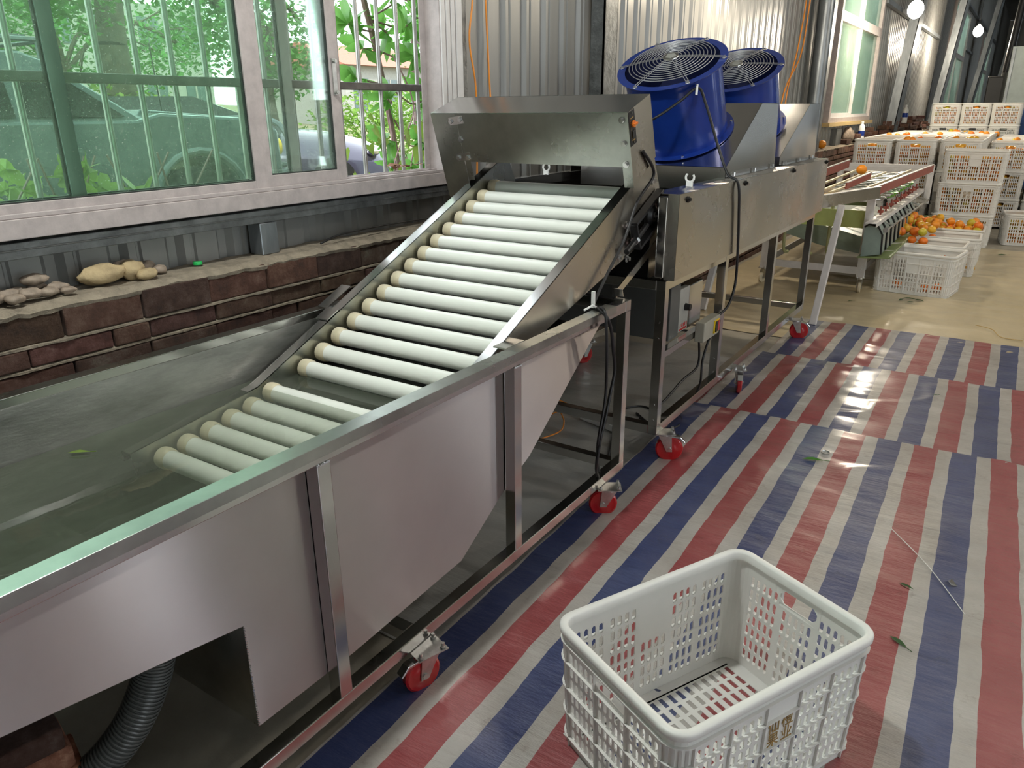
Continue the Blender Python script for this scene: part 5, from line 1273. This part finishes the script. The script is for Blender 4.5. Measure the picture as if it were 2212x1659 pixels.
# pallets
def pallet(x0, x1, y0, y1, h, label):
    b = MB(); n = int((x1-x0)/.12)
    for i in range(n): b.box(x0+i*.12, x0+i*.12+.1, y0, y1, h-.02, h)
    for y in (y0, (y0+y1)/2-.05, y1-.1): b.box(x0, x1, y, y+.1, .004, h-.02)
    tag(part(b, 'pallet', 'pallet'), label, 'pallet')
pallet(-1.76, -.40, 10.02, 14.4, .083, 'wooden pallet under the first three columns of crates'); pallet(-1.45, .2, 14.6, 15.3, .158, 'wooden pallet under the three tall stacks at the back')
# crates at the right edge
crate(.20, 10.18, .004, .12, 'white crate of oranges standing alone at the right edge of the picture', None)
fill_crate(.20, 10.18, .004, .12, 'orange in the single crate at the right edge', 'oranges in the single crate at the right edge', ind=True)
# peeking fruit on the block
for (x, y, n_) in ((-.95, 13.9, 7), (-.55, 13.6, 3), (-1.5, 12.2, 4), (-1.1, 12.6, 3), (-1.05, 10.9, 3), (-1.05, 10.3, 2), (-.62, 11.05, 5), (-.2, 12.3, 3), (.25, 12.3, 3), (-.62, 12.9, 3)):
    for k in range(n_): orange((x+rn.uniform(-.15, .15), y+rn.uniform(-.2, .2), (.03 if x > -.3 else .085)+.672+.315+rn.uniform(-.005, .025)), .04, 'orange showing above the rim of a crate on the block', 'oranges above the crate rims on the block', pick())
# three crates catching fruit beside the sorting table
crate(-.575, 7.00, .004, -.14, 'empty white crate nearest in the row beside the sorting table', 'white crates in the row beside the sorting table')
crate(-.575, 7.50, .004, -.05, 'second white crate in the row beside the sorting table, with oranges at its left end', 'white crates in the row beside the sorting table')
crate(-.50, 8.02, .004, .02, 'third white crate in the row beside the sorting table, half full', 'white crates in the row beside the sorting table')
crate(-.50, 8.62, .004, .0, 'fourth white crate in the row beside the sorting table, heaped full of oranges', 'white crates in the row beside the sorting table')
fill_crate(-.50, 8.62, .004, 0, None)
for (x, y) in ((-.72, 7.03), (-.50, 6.95), (-.42, 7.0), (-.35, 6.92)): orange((x, y, .046), .037, 'orange lying in the bottom of the nearest crate in the row', 'oranges in the nearest crate of the row', 1)
for i in range(9):
    for j in range(3):
        if (i+j) % 2: oran_fill((-.80+.07*i, 7.93+.09*j, .05), .038)
H = 'oranges heaped beside the sorting table'
heap = []
for i in range(7):
    for j in range(4): heap.append((-.72+.076*i, 8.48+.085*j, .315+rn.uniform(0, .02)))
for (x, y, z) in ((-.70, 8.6, .385), (-.60, 8.52, .385), (-.50, 8.62, .385), (-.42, 8.52, .38), (-.33, 8.62, .385), (-.26, 8.5, .38), (-.30, 8.72, .39), (-.65, 8.72, .39)): heap.append((x, y, z))
for (x, y, z) in ((-.74, 7.92, .27), (-.66, 7.98, .29), (-.57, 7.92, .27), (-.70, 8.1, .30), (-.48, 8.0, .27), (-.36, 7.98, .27), (-.60, 8.1, .29), (-.74, 8.02, .345)): heap.append((x, y, z))
for (x, y, z) in ((-.79, 7.42, .27), (-.70, 7.46, .28), (-.61, 7.42, .27), (-.52, 7.44, .265), (-.76, 7.52, .28), (-.66, 7.56, .285), (-.56, 7.56, .27), (-.71, 7.50, .345), (-.62, 7.5, .34), (-.44, 7.5, .25)): heap.append((x, y, z))
for k in range(16): heap.append((-.86+rn.uniform(-.015, .04), 7.45+k*.083, .375+.015*(k % 3)+rn.uniform(0, .01)))
for k in range(8): heap.append((-.84+rn.uniform(-.02, .03), 7.75+k*.1, .445+rn.uniform(0, .015)))
for k in range(22): heap.append((-.80+rn.uniform(-.04, .22), 7.50+.055*k, .40+rn.uniform(0, .02)-.25*max(0, (k % 5)*.03)))
for i, p in enumerate(heap):
    kd = rn.choice((0, 1, 2, 0, 3)); lab = {0: 'bright orange fruit', 1: 'deep reddish orange fruit', 2: 'yellowish orange fruit', 3: 'greenish yellow fruit'}[kd]
    wh = 'heaped in the fourth crate' if (p[1] > 8.4 and p[0] > -.8) else 'in the third crate' if (p[1] > 7.85 and p[0] > -.8) else 'in the second crate' if p[0] > -.8 else 'on the green chute shelf'
    orange(p, rn.uniform(.036, .042), '%s %s' % (lab, wh+' by the table' if 'crate' in wh else wh), '%ss %s beside the sorting table' % (lab, wh), kd, stem=i % 3 == 0)
orange((-2.25, 10.75, 1.0), .055, 'single large orange resting on the brick ledge under the far window', None, 0)
fo = part(fill, 'orange', 'o3', smooth=True); tag(fo, 'oranges packed in the rear and hidden layers of the white crates', 'orange', 'oranges packed in the crates', 'stuff')

# ================================================================== SORTING TABLE
so = thing('sorting_table', 'white framed fruit sorting table with sloping tracks and green-grey chutes', 'sorting table', (-1.3, 7.9, 0))
def pbar(name, m_, segs, w=.04, h=.04, parent=so, **k):
    b = MB()
    for (p, q_) in segs: b.bar(p, q_, w, h)
    return part(b, name, m_, parent, **k)
for (x, y) in ((-.965, 6.66), (-.965, 9.5), (-1.75, 6.66), (-1.75, 9.5)):
    b = MB(); b.box(x-.03, x+.03, y-.003, y+.003, .13, .82); b.box(x+.024, x+.03, y, y+.05, .13, .82)
    for z_ in (.2, .78): b.cyl((x, y-.012, z_), (x, y, z_), .009, n=6)
    part(b, 'leg', 'whitepaint', so)
pbar('lower_rail', 'whitepaint', [((-1.75, 6.66, .185), (-.965, 6.66, .185)), ((-.965, 6.66, .185), (-.965, 9.5, .185)), ((-1.75, 6.66, .185), (-1.75, 9.5, .185)), ((-1.75, 9.5, .185), (-.965, 9.5, .185))], .012, .06)
pbar('top_rail', 'whitepaint', [((-1.75, 6.68, .80), (-.965, 6.68, .80)), ((-1.75, 9.5, .80), (-.8, 9.5, .80)), ((-1.78, 6.68, .80), (-1.78, 9.5, .80))], .02, .06)
b = MB(); b.box(-.95, -.865, 6.42, 9.6, .600, .606); b.box(-.871, -.865, 6.42, 9.6, .572, .606); part(b, 'side_ledge', 'whitepaint', so)
b = MB(); b.box(-.86, -.80, 9.5, 9.52, .45, .86); b.box(-1.75, -.80, 9.5, 9.53, .82, .86); part(b, 'end_plate', 'whitepaint', so, bevel=.004)
caster(so, -.965, 6.70, .13, rad(100), r=.045, brake=False, W='cap'); caster(so, -.965, 9.45, .13, rad(100), r=.045, brake=False, W='cap'); caster(so, -1.75, 6.70, .13, rad(70), r=.045, brake=False, W='cap')
caster(so, -1.75, 9.45, .13, rad(70), r=.045, brake=False, W='cap')
# feed tray at the near end, on splayed legs
b = MB(); b.prism([(-1.15, 5.70), (-.905, 6.62), (-.915, 6.63), (-1.16, 5.71)], 'z', .775, .862); b.prism([(-1.15, 5.70), (-1.95, 5.70), (-1.95, 5.71), (-1.15, 5.71)], 'z', .775, .862); part(b, 'front_board', 'sheet_dryer', so)
b = MB(); b.prism([(-1.15, 5.70), (-.90, 6.63), (-.93, 6.64), (-1.18, 5.71)], 'z', .862, .866); part(b, 'board_edge', 'whitepaint', so)
pbar('splayed_leg', 'whitepaint', [((-1.045, 5.44, .0), (-1.045, 5.90, .78))], .045, .045, bevel=.003)
pbar('splayed_leg', 'whitepaint', [((-1.85, 5.44, .0), (-1.85, 5.90, .78))], .045, .045, bevel=.003)
b = MB(); b.add([(-1.15, 5.72, .80), (-1.9, 5.72, .80), (-1.75, 6.7, .79), (-.93, 6.62, .79)], [(0, 1, 2, 3)]); b.add([(-1.15, 5.72, .797), (-1.9, 5.72, .797), (-1.75, 6.7, .787), (-.93, 6.62, .787)], [(3, 2, 1, 0)]); part(b, 'tray_bottom', 'wood', so)
for (p, q_, w, h) in (((-1.52, 5.80, .86), (-1.44, 8.2, .93), .012, .07), ((-1.60, 5.8, .87), (-1.58, 6.4, .90), .012, .06), ((-1.13, 6.45, .87), (-1.08, 7.2, .90), .012, .05), ((-.95, 6.55, .82), (-.80, 9.3, .84), .012, .07)):
    b = MB(); b.bar(p, q_, w, h); r_ = part(b, 'track_guide', 'redrail', so); b = MB(); b.bar(Vector(p)+Vector((0, 0, h/2+.003)), Vector(q_)+Vector((0, 0, h/2+.003)), .02, .006); part(b, 'guide_edge', 'whitepaint', r_)
for (p, q_) in (((-1.36, 5.85, .85), (-1.33, 8.0, .885)), ((-1.26, 5.9, .85), (-1.20, 7.9, .885)), ((-1.18, 6.1, .85), (-1.06, 7.9, .88)), ((-1.02, 6.7, .84), (-.93, 8.6, .86))):
    b = MB(); b.bar(p, q_, .018, .018); part(b, 'track_rod', 'beigerod', so, bevel=.004)
b = MB()
for k in range(14):
    y = 6.8+.19*k; b.cyl((-1.40, y, .79), (-.92, y, .77), .008, n=8); b.cyl((-1.1, y, .78), (-1.05, y, .78), .02, n=10); b.box(-.97, -.90, y-.02, y+.02, .735, .75)
part(b, 'spindle', 'zinc', so)
b = MB()
for k in range(9): b.box(-.94, -.90, 6.9+.29*k, 6.96+.29*k, .63, .65); b.cyl((-.92, 6.93+.29*k, .61), (-.92, 6.93+.29*k, .68), .008, n=8)
part(b, 'counterweight', 'redrail', so, auto=True)
b = MB()
for k in range(3): b.lathe((-1.02, 7.5+.55*k, .70), (0, 0, 1), [(0, .0), (.10, .0), (.13, .03), (.14, .045), (.12, .045), (0, .02)], 24)
part(b, 'receiving_cup', 'green', so, auto=True)
b = MB(); b.box(-1.72, -1.0, 6.72, 6.73, .52, .66); part(b, 'belt_panel', 'lime', so)
b = MB(); b.box(-1.72, -1.0, 6.70, 6.71, .70, .73); part(b, 'belt', 'olive', so)
b = MB(); b.prism([(-1.70, .50), (-1.35, .50), (-1.0, .42), (-1.0, .28), (-1.35, .33), (-1.70, .42)], 'y', 6.9, 8.8); part(b, 'gear_cover', 'chute', so)
for x in (-1.42, -1.26, -1.62):
    b = MB(); b.tube(smooth_path([(x, 6.74, .72), (x, 6.74, .66), (x-.01, 6.78, .35), (x, 6.8, .27), (x+.015, 6.85, .26)], 6), .013, 10); part(b, 'fruit_hose', 'cleartube', so, smooth=True)
# arched chute dividers, shelf and rod
def arch(y):
    b = MB(); pts = [(-.96, .33), (-.96, .56), (-.93, .585), (-.86, .57), (-.825, .51), (-.815, .36)]
    b.prism(pts, 'x' if False else 'y', y, y+.006) if False else b.add([(px, y, pz) for px, pz in pts]+[(px, y+.17, pz+.0) for px, pz in pts], [(1, 2, 8, 7), (2, 3, 9, 8), (3, 4, 10, 9), (4, 5, 11, 10)])
    b.prism([(p_[0], p_[1]) for p_ in pts], 'y', y-.003, y); part(b, 'chute_divider', 'chute', so)
    e = MB(); e.tube([(px, y, pz) for px, pz in pts[1:]], .008, 6); part(e, 'divider_edge', 'black', so)
for k in range(9): arch(6.50+.23*k)
b = MB(); b.prism([(-.98, .33), (-.74, .345), (-.74, .338), (-.98, .322)], 'y', 6.46, 9.4); b.box(-.745, -.74, 6.46, 7.4, .338, .352); part(b, 'chute_shelf', 'olive', so)
b = MB(); b.cyl((-.80, 6.44, .555), (-.80, 9.5, .50), .008, n=8); b.cyl((-.80, 6.44, .555), (-.80, 6.47, .555), .02, n=12); part(b, 'long_rod', 'zinc', so, auto=True)
b = MB()
for k in range(5): b.cyl((-.80, 6.8+.55*k, .548), (-.80, 6.83+.55*k, .547), .014, n=10); b.bar((-.87, 6.81+.55*k, .57), (-.80, 6.81+.55*k, .55), .012, .012)
part(b, 'rod_bracket', 'zinc', so)
b = MB(); b.box(-1.20, -1.04, 6.35, 6.62, .806, .842); pb = part(b, 'folded_cloth', 'paper'); tag(pb, 'pale bluish folded cloth lying on the tray of the sorting table', 'cloth')
orange((-1.18, 7.35, .936), .044, 'lone bright orange rolling on the rods of the sorting table', None, 0, False)

# ================================================================== THINGS ON THE LEDGE AND FAR WALL
def rock(loc, sc, label, m_, seed, cat='stone', group=None):
    b = MB(); b.ball((0, 0, 0), 1, 18); me = b.mesh('stone', True)
    for v in me.vertices:
        d = 1+.28*noise.noise(v.co*1.6+Vector((seed, 0, 0)))+.10*noise.noise(v.co*4+Vector((0, seed, 0))); v.co = Vector((v.co.x*sc[0], v.co.y*sc[1], v.co.z*sc[2]))*d
    o = obj('stone', me, m_, loc=loc); o.rotation_euler.z = seed; o.rotation_euler.z = rn.uniform(-.3, .3); tag(o, label, cat, group)
rock((-2.29, 1.20, .978), (.040, .072, .030), 'largest flat tan stone on the brick ledge, pointed at its left', 'stone', 1)
rock((-2.30, 1.30, .975), (.035, .045, .032), 'blocky tan stone leaning on the right of the largest one', 'stone', 2)
rock((-2.255, 1.325, .962), (.022, .034, .018), 'small pale triangular stone at the right of the tan stones', 'stone', 5)
rock((-2.335, 1.29, .975), (.02, .035, .028), 'dark stone behind the tan stones on the ledge', 'pebble', 3)
rock((-2.335, 1.375, .966), (.02, .030, .020), 'round dark pebble right behind the tan stones', 'pebble', 4)
rock((-2.30, 1.395, .960), (.018, .025, .014), 'small dark pebble farthest right of the ledge stones', 'pebble', 6)
for i, (x, y, s_, zz) in enumerate([(-2.29, .935, .026, 0), (-2.24, .925, .020, 0), (-2.32, .97, .022, 0), (-2.26, .975, .024, 0), (-2.30, 1.01, .026, .028), (-2.25, 1.02, .022, 0), (-2.335, 1.03, .022, 0), (-2.285, 1.06, .024, 0), (-2.24, 1.07, .016, 0), (-2.33, .91, .024, 0), (-2.27, .885, .022, 0)]):
    rock((x, y, .952+s_*.6+zz), (s_*1.0, s_*1.35, s_*.62), 'smooth brown pebble in the cluster at the left end of the brick ledge', 'pebble', 20+i, group='pebbles at the left end of the ledge')
b = MB(); b.lathe((-2.315, 1.545, .949), (0, 0, 1), [(0, .011), (.014, .011), (.0155, .009), (.0155, 0), (.0145, 0), (.0135, .009)], 24); tag(part(b, 'bottle_cap', 'greencap', auto=True), 'bright green bottle cap on the brick ledge', 'bottle cap')
brick_obj((-2.30, .83, .948), 0, 'piece of red brick standing at the far left of the ledge', (2.2, 1.4, 1.2), None, (.05, .07, .075))
rn2 = random.Random(4)
for k in range(12):
    a = rn2.uniform(0, 6.28); y = rn2.uniform(2.55, 2.83); x = rn2.uniform(-2.35, -2.26); z = 1.193+rn2.uniform(0, .012); R = Matrix.Rotation(a, 3, 'Z') @ Matrix.Rotation(rn2.uniform(-.8, .8), 3, 'X')
    b = MB(); s_ = rn2.uniform(.015, .03); b.add([Vector((x, y, z+.01))+R @ Vector(v)*s_ for v in ((-1, 0, 0), (-.3, .5, .2), (.5, .4, 0), (1, 0, .3), (.4, -.5, .1), (-.4, -.4, .2))], [(0, 1, 2, 3, 4, 5)]); tag(part(b, 'dry_leaf', 'brownleaf'), 'small dry brown leaf blown on the window track at the open pane', 'leaf', 'dry leaves on the window track')
# loose bricks on the far part of the ledge
for i in range(26):
    lay = i//11; k = i % 11; y = 12.3+k*.95+lay*.5; 
    if lay == 2 and k > 3: continue
    yy = y if lay < 2 else 14.2+k*1.4
    brick_obj((-2.26+rn2.uniform(-.02, .03), yy, .948+lay*.066), rn2.uniform(-.5, .5)+pi/2, 'loose old brick lying on the far part of the brick ledge', rtone(rn2), 'loose bricks on the far ledge', (.24, .14, .064))
for k in range(14):
    brick_obj((-2.20+rn2.uniform(-.02, .03), 15.2+.46*k, .948+.066*(1+(k % 4))), rn2.uniform(-.6, .6)+pi/2, 'loose old brick in the raised pile on the far ledge under the lamps', rtone(rn2), 'loose bricks in the raised far pile', (.26, .16, .066))
    for q_ in range(1, 1+(k % 4)): brick_obj((-2.22, 15.2+.46*k, .948+.066*q_), pi/2+rn2.uniform(-.3, .3), 'loose old brick in the raised pile on the far ledge under the lamps', rtone(rn2), 'loose bricks in the raised far pile', (.26, .16, .066))
b = MB(); b.box(-2.36, -2.28, 11.75, 12.1, .948, 1.17); struct(b, 'trim_12', 'galv')
rock((-2.27, 12.55, 1.06), (.07, .16, .12), 'rounded grey stone on the ledge right of the far window post', 'pebble', 40)
def bottle(loc, s_, label):
    t = thing('water_bottle', label, 'bottle', loc); x, y, z = loc
    b = MB(); b.lathe(loc, (0, 0, 1), [(0, 0), (.033*s_, 0), (.035*s_, .01*s_), (.035*s_, .15*s_), (.030*s_, .175*s_), (.014*s_, .20*s_), (.014*s_, .215*s_)], 20); part(b, 'body', 'whiteplastic', t, auto=True)
    b = MB(); b.lathe(loc, (0, 0, 1), [(.0355*s_, .07*s_), (.0355*s_, .125*s_)], 20); part(b, 'label_band', 'blue', t)
    b = MB(); b.lathe(loc, (0, 0, 1), [(.016*s_, .205*s_), (.016*s_, .225*s_), (0, .227*s_)], 14); part(b, 'cap', 'whiteplastic', t)
bottle((-2.18, 13.05, .948), 1.35, 'water bottle with blue label standing on the ledge below the far window'); bottle((-2.17, 17.55, 1.16), 1.5, 'water bottle with blue label standing on the brick pile near the lamps')
# far end: board, cabinets, blue crates
t = thing('white_board', 'tall white board standing behind the crates at the far right', 'board', (-.1, 17.9, 0)); b = MB(); b.prism([(-.56, 0), (.7, 0), (.7, 2.5), (-.575, 2.5)], 'y', 17.88, 17.92); part(b, 'panel', 'board', t)
b = MB()
for x in (-.54, .66): b.box(x-.02, x+.02, 17.83, 17.88, 0, 2.48)
part(b, 'stand', 'galv', t)
t = thing('black_machine', 'black upright cabinet with a cylindrical hood beyond the crates', 'cabinet', (-.8, 20, 0)); b = MB(); b.box(-.98, -.62, 19.8, 20.4, 0, 2.05); part(b, 'body', 'blacktrim', t, bevel=.02)
b = MB(); b.cyl((-.62, 19.9, 0), (-.62, 19.9, 2.12), .13, n=24); part(b, 'cylinder', 'boxgrey', t, auto=True); b = MB(); b.cyl((-.70, 20.2, 2.0), (-.62, 20.2, 3.9), .07, n=16); part(b, 'pipe', 'blacktrim', t, auto=True)
for k in range(4):
    t = thing('blue_crate', 'dark blue plastic crate, %s of the stack at the far right' % ('bottom', 'second', 'third', 'top')[k], 'crate', (.1, 16, .002+.39*k), 'dark blue crates at the far right'); b = MB(); x0, x1, y0, y1, z = -.19, .4, 15.8, 16.3, .002+.39*k
    b.box(x0, x1, y0, y0+.01, z, z+.385); b.box(x0, x1, y1-.01, y1, z, z+.385); b.box(x0, x0+.01, y0, y1, z, z+.385); b.box(x1-.01, x1, y0, y1, z, z+.385); b.box(x0, x1, y0, y1, z, z+.01); part(b, 'body', 'bluecrate', t); b = MB()
    for q_ in range(6): b.box(x0-.008, x0, y0+.03+q_*.08, y0+.04+q_*.08, z, z+.38); b.box(x0+.03+q_*.1, x0+.04+q_*.1, y0-.008, y0, z, z+.38)
    part(b, 'ribs', 'bluecrate', t)
# litter on the floor
def flat_leaf(loc, s_, a, label, m_='dryleaf'):
    b = MB(); R = Matrix.Rotation(a, 3, 'Z'); L_ = [(-1, 0, .02), (-.5, .22, .12), (0, .30, .16), (.5, .2, .10), (1, 0, .05)]; L2 = [(-.5, -.22, .10), (0, -.28, .14), (.5, -.2, .12)]
    mid = [(-.5, 0, .02), (0, 0, .03), (.5, 0, .02)]; pts = [Vector(loc)+R @ Vector(v)*s_ for v in L_+L2+mid]
    b.add(pts, [(0, 8, 1), (1, 8, 9, 2), (2, 9, 10, 3), (3, 10, 4), (0, 5, 8), (5, 6, 9, 8), (6, 7, 10, 9), (7, 4, 10)]); b.tube([pts[4], pts[4]+R @ Vector((s_*.5, 0, 0))], .0012, 5)
    tag(part(b, 'fallen_leaf', m_), label, 'leaf')
flat_leaf((-.065, 2.36, .012), .032, -.5, 'curled dark green leaf on the white stripe right of the near crate'); flat_leaf((-.05, 2.06, .012), .03, -.6, 'slim green leaf on the red stripe beside the near crate')
flat_leaf((-.53, 3.16, .012), .045, .3, 'green leaf on the tarpaulin just before the overlap seam', 'leaf'); flat_leaf((-.17, 4.32, .010), .02, .9, 'tiny dark leaf on the white stripe of the middle tarpaulin')
for i, (x, y, s_) in enumerate(((-.57, 6.62, .05), (-.62, 6.55, .04), (-.50, 6.60, .045), (-.55, 6.5, .035))): flat_leaf((x, y, .010), s_, i*1.3, ('largest', 'leftmost', 'rightmost', 'nearest')[i]+' of the dark leaves before the row of crates')
flat_leaf((-.02, 9.2, .012), .05, .4, 'dark leaf on the floor right of the crate row'); flat_leaf((-.95, 6.3, .010), .03, 1, 'small dark leaf on the floor near the sorting table castor')
b = MB(); b.lathe((-.50, 3.26, .009), (0, 0, 1), [(0, .003), (.016, .003), (.018, .010), (.0165, .010), (.0145, .0045), (0, .0045)], 20); tag(part(b, 'metal_lid', 'zinc', auto=True), 'small round metal lid on the tarpaulin beside a green leaf', 'lid')
b = MB(); b.add([(.03, 2.46, .012), (.05, 2.475, .020), (.068, 2.455, .011), (.05, 2.44, .018), (.04, 2.45, .024)], [(0, 4, 1), (1, 4, 2), (2, 4, 3), (3, 4, 0)]); tag(part(b, 'foil_scrap', 'chrome'), 'scrap of silver foil on the blue stripe', 'foil')
b = MB(); b.tube(smooth_path([(-.16, 2.72, .013), (-.02, 2.52, .015), (.10, 2.30, .013)], 5), .0016, 5); tag(part(b, 'string', 'whiteplastic'), 'thin white string lying across the blue stripe', 'string')
b = MB(); b.tube(smooth_path([(-.08, 6.0, .012), (.02, 5.9, .02), (.08, 5.75, .012), (.2, 5.72, .015)], 5), .003, 5); tag(part(b, 'twig', 'wood'), 'dry twig on the beige sheet before the crates', 'twig')
b = MB(); b.prism([(-1.30, .62), (-1.20, .66), (-1.14, .56), (-1.22, .50)], 'z', .009, .011); tag(part(b, 'scrap_of_paper', 'paper'), 'pale scrap of paper at the edge of the tarpaulin under the tank', 'paper')

flat_leaf((-1.86, .83, .636), .028, .7, 'small yellow-green leaf floating in the tank water at the left', 'leafvine')
# ================================================================== LAMPS
for i, (x, y, z, p) in enumerate(BULBS):
    lb = ['hanging bulb out of sight above the fans', 'nearer bare lit bulb hanging by the wall above the crates', 'farther bare lit bulb hanging by the wall near the far window'][i]
    t = thing('hanging_bulb', lb, 'lamp', (x, y, z), 'bare bulbs along the wall'); b = MB(); b.ball((x, y, z), .055 if i == 0 else .10, 16, (1, 1, 1.15)); g_b = part(b, 'bulb', 'bulb', t, auto=True)
    b = MB(); b.cyl((x, y, z+.06), (x, y, z+.15), .025, n=12); part(b, 'socket', 'whiteplastic', t); b = MB(); b.tube([(x, y, z+.15), (x, y, 6.5)], .004, 5); part(b, 'flex', 'black', t)
    lo = lamp('bulb_light', 'POINT', (x+.02, y-.02, z-.22), p, (1, .86, .66), .07)
for i, (x, y, z) in enumerate(ADDED_BULBS):
    lb = ['first', 'second', 'third', 'far right', 'farthest', 'leftmost'][i]+' unseen bulb hung from the roof, added for its light'
    t = thing('hanging_bulb', lb, 'lamp', (x, y, z), 'unseen bulbs added for their light'); b = MB(); b.ball((x, y, z), .07, 16, (1, 1, 1.15)); part(b, 'bulb', 'bulb', t, auto=True)
    b = MB(); b.cyl((x, y, z+.075), (x, y, z+.15), .025, n=12); part(b, 'socket', 'whiteplastic', t); b = MB(); b.tube([(x, y, z+.15), (x, y, 6.5)], .004, 5); part(b, 'flex', 'black', t)
    lamp('bulb_light', 'POINT', (x, y, z-.19), [26, 36, 60, 20, 150, 175][i], [(1, .95, .90), (1, .95, .90), (1, .88, .72), (1, .95, .90), (1, .88, .70), (.95, 1, .95)][i], .08)
